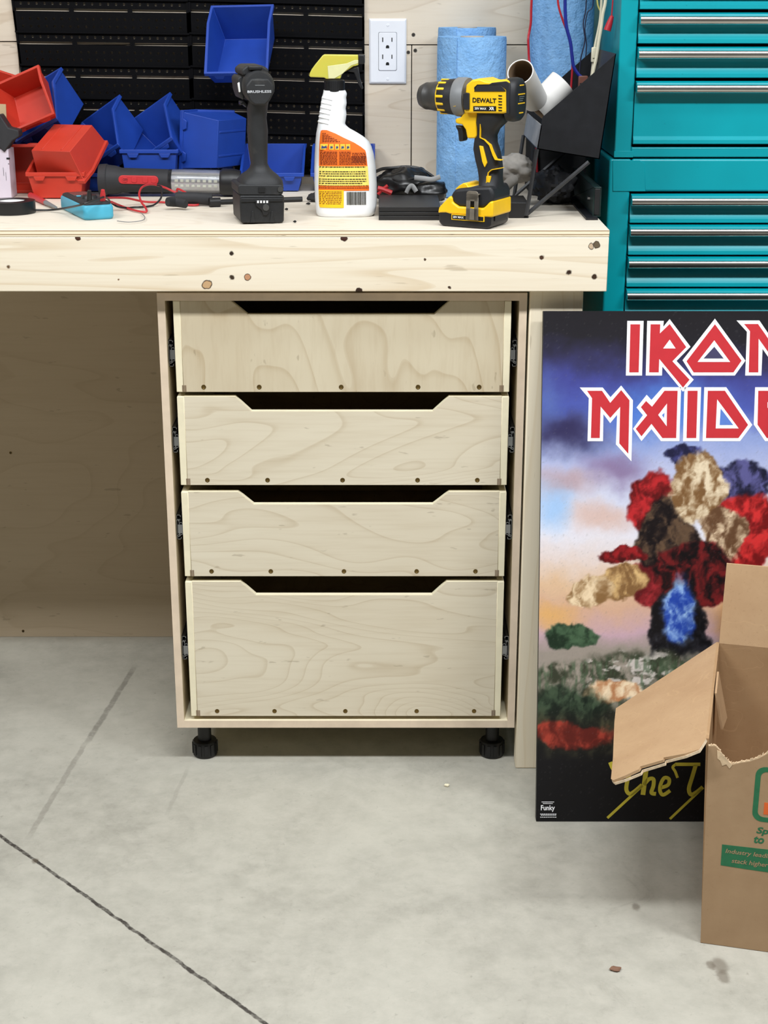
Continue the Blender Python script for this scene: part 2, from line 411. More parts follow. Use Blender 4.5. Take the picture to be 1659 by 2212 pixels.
def slide(side, z, parent):
    """ball bearing drawer slide seen end on: cabinet member, ball cage, drawer member"""
    m = MB(); t = .0011
    x0, x1 = DW+.0006, CW-TH-.0004
    def ch(xw, xo, h, y0):                                   # a C channel with its web at xw and lips reaching to xo
        a, b = min(xw, xo), max(xw, xo); d = t if xo > xw else -t
        m.box(min(xw, xw+d), max(xw, xw+d), y0, .46, z-h, z+h)
        m.box(a, b, y0, .46, z+h-t, z+h); m.box(a, b, y0, .46, z-h, z-h+t)
        e = xo - (d); m.box(min(xo, e), max(xo, e), y0, .46, z+h-.004, z+h); m.box(min(xo, e), max(xo, e), y0, .46, z-h, z-h+.004)
    ch(x1, x1-.0075, .0225, .016); ch(x0+.006, x0+.0105, .0165, .011)
    ch(x0, x0+.006, .0115, .008)
    m.box(x0, x0+.008, .006, .03, z-.008, z+.008)
    for dz in (-.014, .014): m.lathe([(0, .0024), (.4, .0024)], (x0+.0068, .014, z+dz), (0, 1, 0), 10)
    if side < 0: m.v = [Vector((-p.x, p.y, p.z)) for p in m.v]
    return m.build('drawer_slide', M_zinc, parent, True, smooth=False)
for i, ((yt, yb), (yc,), (ol, orr), (il, ir), sc, _, ys) in enumerate(drawers):
    zt, zb, zc = at(740, yt, DY).z, at(740, yb, DY).z, at(740, yc, DY).z
    d = thing('drawer', None, None, loc=(0, DY, zb-0)); d.parent = cab
    d.location = (0, DY-.28, zb); del_keys = [k for k in d.keys()]
    fx = DW-ST
    a, b, c, e = at(ol, yt, DY).x, at(il, yc, DY).x, at(ir, yc, DY).x, at(orr, yt, DY).x
    fr_mat = M_ply_tall if i == 0 else M_ply
    prof = [(-fx, zb), (fx, zb), (fx, zt), (e, zt), (c, zc), (b, zc), (a, zt), (-fx, zt)]
    MB().prism(prof, DY, DY+.0118).build('drawer_front', fr_mat, d, True, bevel=.0006, seg=1)
    m = MB().prism([(-fx, zt), (-fx, zt-.0005), (a+.0002, zt-.0005), (b-.0002, zc-.0005), (c+.0002, zc-.0005), (e-.0002, zt-.0005), (fx, zt-.0005), (fx, zt), (e, zt+.0004), (c, zc+.0004), (b, zc+.0004), (a, zt+.0004)][:0] or
                 [(-fx, zt+.0004), (-fx, zt), (a, zt), (b, zc), (c, zc), (e, zt), (fx, zt), (fx, zt+.0004), (e, zt+.0004), (c, zc+.0004), (b, zc+.0004), (a, zt+.0004)], DY, DY+.0118)
    m.build('cut_edge', M_edge, d, True)
    for s in (-1, 1):
        x0, x1 = sorted((s*DW, s*fx))
        MB().box(x0, x1, DY, .47, zb, zt).build('drawer_side', M_edge, d, True, bevel=.0008, seg=1)
        xg = s*(fx-.001); x0, x1 = sorted((xg-s*.004, xg+s*.0035))
        m = MB()
        for k in range(4): m.box(x0+(x1-x0)*k/4+.0003, x0+(x1-x0)*(k+1)/4-.0003, DY-.0003, DY+.001, zb+.0005, zb+.0118)
        m.build('groove_end', plain('groove_end_%d' % (i*2+(s > 0)), (118, 96, 74), .7, var=.2), d, True)
        slide(s, at(740, ys, .01).z, cab)
    MB().box(-fx, fx, DY+.0118, .47, zb+.004, zb+.010).build('drawer_bottom', M_in, d, True)
    MB().box(-fx, fx, .458, .47, zb+.011, zt-.01).build('drawer_back', M_in, d, True)
    for k, px in enumerate(sc):
        p = at(px if px != 430 else 440, yb-11, DY)
        m = MB().lathe([(-.0007, .0030), (-.0009, .0022), (-.0002, .0012)], (p.x, DY, p.z), (0, 1, 0), 14)
        m.lathe([(-.0004, .0040), (.0004, .0040)], (p.x, DY, p.z), (0, 1, 0), 16)
        m.build('screw', M_brass, d, True)

# ------------------------------------------------------------------ teal tool storage
def teal_mat():
    t = NT('teal_enamel'); v = t.coord()
    n = t.rng(t.noise(v, 5, 4), .3, .7); col = t.mix(n, lin((0, 146, 158)), lin((0, 158, 170)))
    d = t.rng(t.noise(t.mapping(v, (1, 1, 2)), 40, 5, .7), .68, .73); col = t.mix(t.math('MULTIPLY', d, .55), col, lin((10, 70, 66)))
    t.base(col); t.set(Roughness=.36, Specular_IOR_Level=.5); t.bump(t.noise(v, 700, 2), .06, .0004); return t.m
M_teal = teal_mat()
M_tealshade = plain('teal_gap_shade', (6, 20, 22), .8)  # near-black teal: shade in the gaps between drawers put into the colour
TX1, TY, TB = 1.15, .22, .585
def teal_drawer(parent, fr_y, x0, x1, ztop, zbot, knob):
    """one drawer front: folded lip with a chrome pull strip, recess, then a slightly flared panel"""
    d = thing('drawer', None, None); d.parent = parent; d.location = (parent.matrix_basis.inverted() @ Vector((x0, fr_y, zbot)))
    h = ztop - zbot; Y = fr_y
    prof = [(Y-.002, ztop), (Y-.012, ztop-.0025), (Y-.0135, ztop-.006), (Y-.0135, ztop-.0185), (Y-.011, ztop-.0195), (Y-.008, ztop-.018), (Y+.003, ztop-.017),
            (Y+.0045, ztop-.024), (Y+.004, ztop-.6*h if h < .08 else ztop-.05), (Y+.001, zbot+.013), (Y-.004, zbot+.007), (Y-.0045, zbot+.001), (Y-.003, zbot), (Y+.012, zbot), (Y+.012, ztop)]
    n = len(prof)
    m = MB().loft([[(x0, a, b) for a, b in prof], [(x1, a, b) for a, b in prof]])
    m.build('drawer_front', M_teal, d, True, sharp=25)
    zc_ = ztop-.0123; pp = [(Y-.0134, zc_-.0066)] + [(Y-.0140-.0034*math.cos(R(a)), zc_+.0064*math.sin(R(a))) for a in range(-80, 81, 16)] + [(Y-.0134, zc_+.0066)]
    MB().loft([[(x0+.0006, p, q_) for p, q_ in pp], [(x1-.0006, p, q_) for p, q_ in pp]]).build('pull_strip', M_chrome, d, True, sharp=50)
    return d
up = thing('tool_chest', 'teal metal drawer chest stacked on top of the rolling cabinet', 'tool chest', loc=(.78, .34, at(1329, 330, TY).z))
low = thing('rolling_tool_cabinet', 'teal metal tool cabinet standing on the floor behind the poster', 'tool cabinet', loc=(.78, .34, 0))
for o in (up, low): o.matrix_basis = Matrix.Translation(o.location)
zj = at(1345, 340, TY).z
ux, ui = at(1335, 160, TY).x, at(1372, 160, TY).x
zt = 1.46
m = MB()
zr = at(1500, 318, TY).z
m.box(ux, ui, TY, TB, zj, zt).box(TX1-.027, TX1, TY, TB, zj, zt).box(ui, TX1-.027, TY, TB, zj, zr).box(ui, TX1-.027, TY+.02, TB, zr, zt).box(ux, TX1, TY, TB, zt, zt+.01)
m.build('body', M_teal, up, True, bevel=.002, weld=False)
MB().box(ui, TX1-.027, TY+.014, TY+.0199, zr+.0005, zt-.001).build('drawer_gap_shade', M_tealshade, up, True)
U = [(-60, -8), (-30, 18), (28, 96), (102, 170), (176, 312)]
U = [(-42, 20), (27, 94), (101, 168), (175, 311)]
for a, b in U:
    teal_drawer(up, TY, ui+.002, TX1-.03, at(1500, a, TY).z, at(1500, b, TY).z, 0)
MB().box(ux-.0005, ui+.004, TY-.0012, TY+.002, zj+.0, at(1340, 326, TY).z).build('corner_plate', M_teal, up, True, bevel=.0005, seg=1)
lx0 = at(1316, 400, TY).x-.001; li = at(1359, 450, TY).x
zl = at(1500, 414, TY).z; z0 = .11
m = MB()
m.box(lx0, li, TY, TB, z0, zj-.0025).box(TX1-.03, TX1, TY, TB, z0, zj-.0025).box(li, TX1-.03, TY, TB, zl, zj-.0025).box(li, TX1-.03, TY+.02, TB, z0+.03, zl).box(li, TX1-.03, TY, TB, z0, z0+.03)
m.build('body', M_teal, low, True, bevel=.004, seg=3, weld=False)
px = [(1321, 345), (1380, 345), (1390, 352), (1392, 412), (1358, 412), (1321, 412)]
MB().prism([(at(a, b, TY).x+.002, at(a, b, TY).z-.001) for a, b in px], TY-.0014, TY+.001).build('corner_plate', M_teal, low, True, bevel=.0006, seg=1)
MB().box(li, TX1-.03, TY+.014, TY+.0199, z0+.031, zl-.0005).build('drawer_gap_shade', M_tealshade, low, True)
for a, b in ((419, 481), (485, 550), (554, 619), (623, 690)):
    teal_drawer(low, TY, li+.002, TX1-.033, at(1500, a, TY).z, at(1500, b, TY).z, 0)
zz = at(1500, 694, TY).z
for k in range(3):
    h = (zz-.15)/3; teal_drawer(low, TY, li+.002, TX1-.033, zz-k*h, zz-(k+1)*h+.003, 0)
for x in (lx0+.06, TX1-.06):
    for y in (TY+.06, TB-.06):
        cw = MB().lathe([(-.013, .044), (-.008, .05), (.008, .05), (.013, .044)], (x, y, .05), (1, 0, 0), 24).build('caster', M_black, low, True)
        MB().box(x-.019, x-.015, y-.02, y+.02, .04, .11).box(x+.015, x+.019, y-.02, y+.02, .04, .11).box(x-.019, x+.019, y-.02, y+.02, .104, .11).build('caster_fork', M_zinc, cw, True)

# ------------------------------------------------------------------ poster board
bl = atz(1158, 1775, 0); bl.z = .0008; tl = at(1178, 672, -.034)
lean = math.atan2(tl.y-bl.y, tl.z-bl.z)
PF = Fr(bl, 0, -lean); PH = math.hypot(tl.y-bl.y, tl.z-bl.z); PW = .61; PT = .016
post = thing('poster_board', 'block mounted rock band poster leaning against the bench leg', 'poster', PF)
M_pedge = plain('poster_black_edge', (22, 21, 23), .5, var=.2, dirt=((170, 160, 150), 60, .66, .7))
PR = atz(1158, 1775, 0)
MB().box(0, PW, .0006, PT, 0, PH).build('board', M_pedge, post, bevel=.0008, seg=1)
def smooth(a, b, x): t = np.clip((x-a)/(b-a), 0, 1); return t*t*(3-2*t)
def vnoise(x, y, seed):
    xi, yi = np.floor(x), np.floor(y); xf, yf = x-xi, y-yi
    def h(a, b): return np.modf(np.abs(np.sin(a*127.1+b*311.7+seed*74.7)*43758.5453))[0]
    u, v = xf*xf*(3-2*xf), yf*yf*(3-2*yf)
    return (h(xi, yi)*(1-u)+h(xi+1, yi)*u)*(1-v)+(h(xi, yi+1)*(1-u)+h(xi+1, yi+1)*u)*v
def fbm(x, y, seed=0, o=5):
    s, a, t = 0, .5, 0
    for k in range(o): s = s+a*vnoise(x*2**k, y*2**k, seed+k*3.1); t += a; a *= .55
    return s/t
def poster_art():
    nx, nz = 300, 430
    u = np.linspace(0, PW, nx); v = np.linspace(0, PH, nz); U_, V_ = np.meshgrid(u, v)
    # picture coordinates: photo pixels, bilinear over the visible left half of the board
    k = 1.0/ (PF.uv(1500, 1200)[0]-PF.uv(1180, 1200)[0]) * 320
    X = 1165 + U_*k
    ys = np.arange(660, 1790, 10); vz = np.array([PF.uv(1300, float(y))[1] for y in ys])
    Yp = np.interp(-V_, -vz, ys)
    wx = X + 46*(fbm(X/70, Yp/70, 1)-.5) + 14*(fbm(X/15, Yp/15, 9)-.5); wy = Yp + 60*(fbm(X/80, Yp/80, 5)-.5) + 14*(fbm(X/15, Yp/15, 12)-.5)
    st = [(660, (30, 28, 31)), (735, (34, 32, 38)), (775, (50, 48, 80)), (820, (66, 70, 140)), (880, (78, 92, 172)), (950, (140, 156, 206)), (1010, (176, 182, 216)), (1080, (206, 208, 226)),
          (1150, (222, 222, 234)), (1210, (222, 206, 200)), (1260, (216, 182, 148)), (1310, (206, 166, 140)), (1365, (192, 160, 172)), (1400, (150, 140, 130))]
    yy = [a for a, _ in st]
    C = np.stack([np.interp(wy, yy, [c[i] for _, c in st]) for i in range(3)], -1)
    def put(mask, col, k=1.0):
        nonlocal C
        m = np.clip(mask*k, 0, 1)[..., None]; C = C*(1-m)+np.array(col, float)*m
    def bl_(cx, cy, rx, ry, e=.5): return 1-smooth(1-e, 1+e*.3, np.sqrt(((wx-cx)/rx)**2+((wy-cy)/ry)**2))
    put(bl_(1215, 935, 95, 60, .9), (44, 38, 74), .9); put(bl_(1320, 1010, 80, 50, .9), (120, 92, 130), .7); put(bl_(1180, 860, 40, 70, .9), (90, 110, 170), .6)
    put(bl_(1215, 1050, 80, 40, .9), (176, 140, 140), .7); put(bl_(1190, 1100, 60, 60, .9), (150, 190, 235), .8); put(bl_(1300, 1120, 90, 40, .9), (205, 150, 120), .5)
    put(bl_(1430, 880, 150, 70, .9), (84, 140, 220), .7); put(bl_(1195, 1330, 80, 35, .9), (226, 170, 80), .6); put(bl_(1600, 1340, 60, 90, .9), (205, 150, 70), .8)
    # plain stand-in: heaped cloth and rock in the middle of the field
    n1 = fbm(wx/16, wy/30, 21); n2 = fbm(wx/9, wy/9, 33)
    def cloth(mask, a, b, k=1.0):
        nonlocal C
        f = smooth(.35, .68, n1*.7+n2*.3)[..., None]; c = np.array(a, float)*(1-f)+np.array(b, float)*f
        m = np.clip(mask*k, 0, 1)[..., None]; C = C*(1-m)+c*m
    cloth(bl_(1470, 990, 46, 26, .15), (30, 30, 58), (78, 80, 140)); cloth(bl_(1590, 1040, 64, 50, .15), (24, 24, 44), (90, 88, 140))
    cloth(bl_(1400, 1085, 55, 66, .12), (88, 16, 18), (184, 40, 44)); cloth(bl_(1600, 1150, 66, 100, .12), (110, 18, 20), (205, 48, 48))
    cloth(bl_(1440, 1180, 66, 110, .12), (22, 16, 18), (96, 74, 56)); cloth(bl_(1350, 1205, 52, 22, .12), (70, 14, 16), (150, 30, 34)); cloth(bl_(1405, 1270, 44, 48, .15), (90, 20, 24), (160, 44, 50))
    cloth(bl_(1500, 1055, 62, 78, .10), (120, 86, 52), (226, 208, 178)); cloth(bl_(1560, 1150, 52, 56, .12), (96, 66, 44), (220, 196, 164))
    cloth(bl_(1500, 1240, 100, 70, .12), (16, 12, 14), (112, 28, 30)); cloth(bl_(1340, 1260, 56, 34, .15), (126, 92, 56), (214, 178, 122))
    cloth(bl_(1270, 1275, 44, 38, .15), (132, 98, 60), (232, 208, 172))
    cloth(bl_(1470, 1370, 62, 120, .10), (14, 14, 18), (40, 40, 46)); cloth(bl_(1470, 1320, 40, 74, .25), (34, 66, 160), (150, 184, 228))
    # ground: dark earth, moss and pale stones
    gm = smooth(1398, 1420, wy-26*smooth(1380, 1180, X)); cloth(gm, (54, 58, 44), (150, 140, 128))
    put(smooth(.52, .62, fbm(X/26, Yp/14, 41))*gm*smooth(1240, 1290, X)*smooth(1520, 1480, Yp), (214, 204, 198), .8)
    put(smooth(.5, .62, fbm(X/6, Yp/30, 51))*gm*smooth(1400, 1440, Yp), (70, 92, 66), .6)
    cloth(bl_(1245, 1370, 62, 34, .12), (26, 44, 30), (70, 96, 70)); cloth(bl_(1330, 1500, 74, 24, .2), (176, 120, 80), (236, 212, 178))
    cloth(bl_(1220, 1530, 110, 46, .3), (22, 32, 24), (64, 80, 60)); cloth(smooth(1520, 1560, wy), (26, 26, 22), (62, 60, 44))
    cloth(bl_(1235, 1580, 110, 24, .3), (90, 30, 24), (160, 60, 46)); put(smooth(1590, 1640, wy), (20, 19, 21))
    put(smooth(.80, .84, fbm(X/3, Yp/3, 71, 2))*.5, (120, 118, 116), .35)
    C *= (1+.05*(fbm(X/2.2, Yp/2.2, 81, 2)-.5))[..., None]
    C = np.clip(C, 0, 255)/255.; C = np.where(C <= .04045, C/12.92, ((C+.055)/1.055)**2.4)
    vs = np.stack([U_, np.zeros_like(U_), V_], -1).reshape(-1, 3)
    me = bpy.data.meshes.new('printed_picture')
    idx = np.arange(nx*nz).reshape(nz, nx)
    q = np.stack([idx[:-1, :-1], idx[:-1, 1:], idx[1:, 1:], idx[1:, :-1]], -1).reshape(-1, 4)
    me.from_pydata([tuple(p) for p in vs], [], [tuple(f) for f in q.tolist()])
    ca = me.color_attributes.new('print', 'FLOAT_COLOR', 'POINT')
    rgba = np.concatenate([C.reshape(-1, 3), np.ones((nx*nz, 1))], 1).astype(np.float32)
    ca.data.foreach_set('color', rgba.ravel())
    t = NT('printed_picture'); a = t.n('ShaderNodeAttribute'); a.attribute_name = 'print'; t.l(a.outputs['Color'], t.b.inputs['Base Color']); t.set(Roughness=.45, Specular_IOR_Level=.25)
    me.materials.append(t.m)
    o = bpy.data.objects.new('printed_picture', me); COL.objects.link(o); o.parent = post
    return o
pic = poster_art()
M_lw = plain('lettering_white', (246, 246, 248), .45, var=.01); M_lr = plain('lettering_red', (196, 46, 54), .45, var=.03, scale=80)
M_cb = [plain('counter_night', (66, 62, 96), .45), plain('counter_blue', (92, 128, 205), .45)]
def p1(pts): return PF.uvs([(1150+x/3.259, 660+y/3.259) for x, y in pts])
def p2(pts): return PF.uvs([(1150+x/3.259, 1160+y/3.259) for x, y in pts])
W_ = [[(668,108),(783,108),(772,493),(658,493)], [(808,108),(925,108),(921,150),(966,95),(1113,290),(1015,390),(1136,522),(1060,607),(915,430),(912,493),(798,493)],
      [(1285,92),(1500,388),(1425,493),(1125,493),(1057,385)], [(1437,105),(1598,105),(1705,262),(1705,105),(1800,105),(1790,493),(1750,493),(1620,305),(1612,493),(1498,493),(1510,185)],
      [(333,577),(495,577),(550,645),(625,563),(708,667),(697,1097),(588,978),(596,770),(548,828),(500,765),(497,955),(388,955),(397,652)],
      [(805,628),(838,665),(918,575),(1047,575),(1035,955),(905,955),(838,870),(768,955),(708,868),(778,772),(733,718)],
      [(1070,575),(1188,575),(1175,955),(1060,955)], [(1210,575),(1365,575),(1548,840),(1462,955),(1198,955)], [(1568,575),(1800,575),(1790,955),(1638,955),(1558,838)]]
R_ = [[(690,132),(758,132),(748,470),(682,470)], [(832,132),(900,132),(897,197),(966,130),(1083,292),(985,392),(1106,522),(1060,577),(893,375),(889,470),(822,470)],
      [(1285,132),(1472,388),(1415,470),(1135,470),(1085,392)], [(1490,130),(1588,130),(1728,330),(1730,130),(1776,130),(1768,470),(1762,470),(1592,232),(1590,470),(1523,470),(1532,180)],
      [(385,600),(490,600),(548,685),(625,595),(683,667),(675,1043),(612,970),(618,712),(548,790),(480,710),(474,932),(412,932),(420,652)],
      [(800,672),(842,712),(930,600),(1022,600),(1012,932),(915,932),(838,832),(768,920),(728,868),(808,772),(764,715)],
      [(1093,600),(1163,600),(1153,932),(1085,932)], [(1235,600),(1355,600),(1518,840),(1450,932),(1222,932)], [(1590,600),(1780,600),(1770,932),(1650,932),(1585,838)]]
K_ = [[(966,240),(1008,302),(920,302)], [(1280,245),(1392,397),(1162,397)], [(947,690),(945,850),(885,770)], [(1300,660),(1452,865),(1290,865)], [(1655,680),(1800,680),(1800,720),(1655,720)]]
B_ = [([(1280,290),(1345,372),(1205,372)], 0), ([(930,755),(925,790),(912,770)], 1), ([(1325,725),(1412,840),(1318,840)], 1)]
for nm, P, mt, y in (('letter', W_, M_lw, 0), ('letter_fill', R_, M_lr, .00025)):
    for i, p in enumerate(P):
        o = MB().prism(p1(p), -.0003-y, -y+.0001).build(nm, mt, post if y == 0 else LT[i], world=False, smooth=False)
        if y == 0: LT = [o] if i == 0 else LT + [o]
KL = [1, 2, 5, 7, 8]
for p, i in zip(K_, KL): MB().prism(p1(p), -.0008, -.0004).build('letter_counter', M_lw, LT[i], smooth=False)
for (p, k), i in zip(B_, (2, 5, 7)): MB().prism(p1(p), -.0011, -.0006).build('letter_counter', M_cb[k], LT[i], smooth=False)
M_ly = plain('lettering_yellow', (196, 180, 56), .5, var=.1)
m = MB(); q = -.0004
def cs(pts): return [tuple(p) for p in catmull([(x, y, 0) for x, y in pts], 6)]
stroke(m, p2([(p[0], p[1]) for p in cs([(548,1585),(575,1640),(620,1640),(690,1620)])]), .007, q, .0001)
stroke(m, p2([(p[0], p[1]) for p in cs([(690,1640),(668,1720),(662,1780),(685,1808),(720,1790),(772,1745)])]), .0068, q, .0001)
stroke(m, p2([(775,1750),(528,1978)]), .0045, q, .0001)
stroke(m, p2([(800,1645),(790,1720),(778,1815)]), .0080, q, .0001)
stroke(m, p2([(p[0], p[1]) for p in cs([(785,1745),(820,1705),(852,1705),(852,1750),(838,1800),(870,1808)])]), .0066, q, .0001)
stroke(m, p2([(p[0], p[1]) for p in cs([(905,1765),(955,1745),(962,1705),(930,1695),(905,1735),(898,1785),(920,1815),(970,1785)])]), .0062, q, .0001)
stroke(m, p2([(1005,1600),(1182,1600)]), .0058, q, .0001); stroke(m, p2([(p[0], p[1]) for p in cs([(1010,1600),(988,1620),(1005,1650),(1022,1695)])]), .0046, q, .0001)
stroke(m, p2([(p[0], p[1]) for p in cs([(1150,1605),(1125,1690),(1102,1770),(1115,1812),(1150,1800),(1200,1760)])]), .0068, q, .0001)
stroke(m, p2([(1190,1775),(968,1985)]), .0042, q, .0001)
m.build('caption_lettering', M_ly, post, smooth=False)
m = MB(); fx = lambda x, y: (1150+x/3.259, 1160+y/3.259)
text_px(m, 'Funky', PF, fx(60, 1888), fx(158, 1935), -.0004, bold=.02)
for a, b, y in ((65, 155, 1865), (75, 145, 1876), (55, 172, 1950), (60, 170, 1958), (55, 172, 1972)):
    for k in range(9):
        x0 = a+(b-a)*k/9; stroke(m, p2([(x0, y), (x0+(b-a)/9*.75, y)]), .0011, q, .0001)
m.build('imprint_lettering', M_lw, post, smooth=False)

# ------------------------------------------------------------------ cardboard box
def card_mat(name, c1, c2, crease=True):
    t = NT(name); v = t.coord()
    n = t.rng(t.noise(v, 14, 5, .65), .3, .7); col = t.mix(n, lin(c1), lin(c2))
    f = t.rng(t.noise(t.mapping(v, (1, 1, 1)), 220, 3, .7), .60, .72); col = t.mix(t.math('MULTIPLY', f, .3), col, lin((136, 104, 68)))
    cr = t.noise(v, 7, 2, .5, 1.5); ln = t.rng(t.math('ABSOLUTE', t.math('SUBTRACT', cr, .5)), 0, .006, 1, 0, True)
    if crease: col = t.mix(t.math('MULTIPLY', ln, .25), col, lin((204, 170, 128)))
    t.base(col); t.set(Roughness=.72, Specular_IOR_Level=.25); t.bump(t.noise(v, 26, 4), .15, .003); return t.m
M_card = card_mat('corrugated_cardboard', (158, 129, 98), (170, 141, 109), False); M_cardin = card_mat('cardboard_inside', (160, 127, 92), (170, 138, 102))
M_torn = plain('torn_cardboard', (206, 180, 146), .85, var=.15, scale=120)
M_green = plain('green_print', (28, 104, 66), .6, var=.12, scale=120); M_orange = plain('orange_print', (214, 96, 34), .6, var=.08)
c0 = atz(1513, 2037, 0); BXF = Fr((c0.x, c0.y, .0008), R(-14))
box = thing('cardboard_box', 'open brown moving box with torn front standing before the poster', 'box', BXF)
BW, BD, BH, CTK, LS = .41, .357, .334, .004, -.014      # LS: the box sags to its left at the top
def skew(m):
    m.v = [Vector((p.x+LS*p.z/BH, p.y, p.z)) for p in m.v]; return m
tor = [(p[0]-LS*p[1]/BH, p[1]) for p in BXF.uvs([(1530, 1612), (1545, 1612), (1553, 1620), (1565, 1640), (1576, 1648), (1583, 1652), (1600, 1648), (1620, 1645), (1640, 1638), (1659, 1628)])]
tx = [(p[0], p[1]) for p in tor]; zr_ = tx[-1][1]
top = [(max(a, 0), b) for a, b in tx] + [(BW*.62, zr_+.008), (BW*.8, zr_+.02), (BW, BH)]
skew(MB().prism([(0, 0), (BW, 0)] + top[::-1], 0, CTK)).build('front_wall', M_card, box, smooth=False)
m = MB()
for i in range(len(top)-1):
    a, b = top[i], top[i+1]
    for k in range(6):
        f0, f1 = k/6, (k+1)/6; j = random.uniform(-.0015, .0035)
        x0, x1 = a[0]+(b[0]-a[0])*f0, a[0]+(b[0]-a[0])*f1; z0_, z1_ = a[1]+(b[1]-a[1])*f0, a[1]+(b[1]-a[1])*f1
        m.prism([(x0, z0_-.001), (x1, z1_-.001), (x1, z1_+.0012+max(j, 0)), (x0, z0_+.0012+max(j, 0)*.5)], .0002, CTK-.0003)
skew(m).build('torn_edge', M_torn, box, smooth=False)
m = MB(); pts = BXF.uvs([(1549, 1620), (1558, 1625), (1572, 1643), (1582, 1652), (1576, 1660), (1569, 1651), (1560, 1654), (1556, 1643), (1550, 1638)])
m.prism(pts, -.0006, .0002); m.build('peeled_patch', M_torn, box, smooth=False)
skew(MB().box(0, CTK, CTK, BD, 0, BH)).build('left_wall', M_cardin, box, smooth=False)
skew(MB().box(BW-CTK, BW, CTK, BD, 0, BH)).build('right_wall', M_cardin, box, smooth=False)
skew(MB().box(CTK, BW-CTK, BD-CTK, BD, 0, BH)).build('back_wall', M_cardin, box, smooth=False)
MB().box(CTK, BW-CTK, CTK, BD-CTK, 0, CTK).build('bottom', M_cardin, box, smooth=False)
# folded lip inside the left wall
m = MB(); m.box(CTK, CTK+.004, .10, .20, BH-.07, BH-.002); m.box(CTK, CTK+.016, .10, .19, BH-.066, BH-.062); skew(m)
M_flap = card_mat('flap_cardboard', (176, 143, 108), (186, 154, 118))
# left flap: hinge along the left wall's top, outer edge measured on the photo
Mi = BXF.I
h0, h1 = Vector((LS, .002, BH)), Vector((LS, BD, BH))
def atbox(px, py, x):
    o = Mi @ CAM; d = Mi.to_3x3() @ ray(px, py); return o + d*((x-o.x)/d.x)
def atplane(px, py, p, n):
    o = Mi @ CAM; d = Mi.to_3x3() @ ray(px, py); return o + d*((p-o).dot(n)/d.dot(n))
ang = R(31); n_ = Vector((-math.sin(ang), 0, math.cos(ang)))
fl = [atplane(a, b, h0, n_) for a, b in ((1331, 1531), (1328, 1562), (1327, 1600), (1326, 1640), (1322, 1686), (1327, 1690), (1350, 1683), (1384, 1669), (1387, 1663), (1436, 1648), (1437, 1643), (1480, 1632), (1510, 1620))]
loop = [h1] + fl + [h0]
m = MB(); bend = lambda p: p + n_*.006*math.sin((LS-p.x)*20)
up_ = [bend(p) for p in loop]; dn = [bend(p) - n_*.004 for p in loop]
m.loft([up_, dn]); m.build('left_flap', M_flap, box, smooth=False)
m = MB()
for i in range(5, len(loop)-1):
    a, b = loop[i], loop[i+1]; m.loft([[a, b, b - n_*.0042, a - n_*.0042], [a+Vector((0,-.0012,0)), b+Vector((0,-.0012,0)), b - n_*.0038+Vector((0,-.0012,0)), a - n_*.0038+Vector((0,-.0012,0))]])
m.build('flap_cut_edge', plain('pale_cut_edge', (212, 190, 160), .8, var=.2, scale=200), box, smooth=False)
# back flap stands up against the poster, right flap folds outward
bt = BD-CTK; fh = .127
MB().add([(LS+.004, bt, BH), (LS+BW, bt, BH), (LS+BW, bt+.032, BH+fh), (LS+.006, bt+.032, BH+fh), (LS+.004, bt+.004, BH), (LS+BW, bt+.004, BH), (LS+BW, bt+.036, BH+fh), (LS+.006, bt+.036, BH+fh)],
    [(0,1,2,3), (7,6,5,4), (0,4,5,1), (1,5,6,2), (2,6,7,3), (3,7,4,0)]).build('back_flap', M_flap, box, smooth=False)
MB().add([(LS+BW, .002, BH), (LS+BW, BD, BH), (LS+BW+.13, BD, BH-.1), (LS+BW+.13, .002, BH-.1), (LS+BW, .002, BH-.004), (LS+BW, BD, BH-.004), (LS+BW+.128, BD, BH-.104), (LS+BW+.128, .002, BH-.104)],
    [(0,1,2,3), (7,6,5,4), (0,4,5,1), (1,5,6,2), (2,6,7,3), (3,7,4,0)]).build('right_flap', M_flap, box, smooth=False)
m = MB(); m.prism([(p.y, p.z) for p in [Vector((0, .150, BH-.055)), Vector((0, .235, BH-.075)), Vector((0, .235, BH+.002)), Vector((0, .150, BH+.004))]], 0, .003)
m.v = [Vector((LS*.9+.004+p.y+.24*max(0, (BH-p.z)), p.x, p.z)) for p in m.v]; m.build('hand_hole_tab', M_flap, box, smooth=False)
# printing on the front
p3 = lambda x, y: (1300+x/2.571, 1220+y/2.571)
def rr(x0, z0, x1, z1, r, n=6):
    out = []
    for cx, cz, a0 in ((x1-r, z1-r, 0), (x0+r, z1-r, 90), (x0+r, z0+r, 180), (x1-r, z0+r, 270)):
        out += [(cx+r*math.cos(R(a0+90*k/n)), cz+r*math.sin(R(a0+90*k/n))) for k in range(n+1)]
    return out
(ax, az), (bx_, bz_) = BXF.uv(*p3(858, 1118)), BXF.uv(*p3(850, 1422))
s_ = az-bz_; ax = min(ax, bx_)
o_, i_ = rr(ax, bz_, ax+s_, az, s_*.16), rr(ax+s_*.085, bz_+s_*.085, ax+s_*.915, az-s_*.085, s_*.1)
m = MB(); n = len(o_)
for k in range(n): m.prism([o_[k], o_[(k+1) % n], i_[(k+1) % n], i_[k]], -.0003, .0002)
m.build('printed_badge', M_green, box, smooth=False)
a = BXF.uv(*p3(903, 1320)); b = BXF.uv(*p3(903, 1386)); m = MB().prism([(a[0], b[1]), (a[0]+s_*.62, b[1]), (a[0]+s_*.62, a[1]), (a[0], a[1])], -.0003, .0002); m.build('printed_bar', M_orange, box, smooth=False)
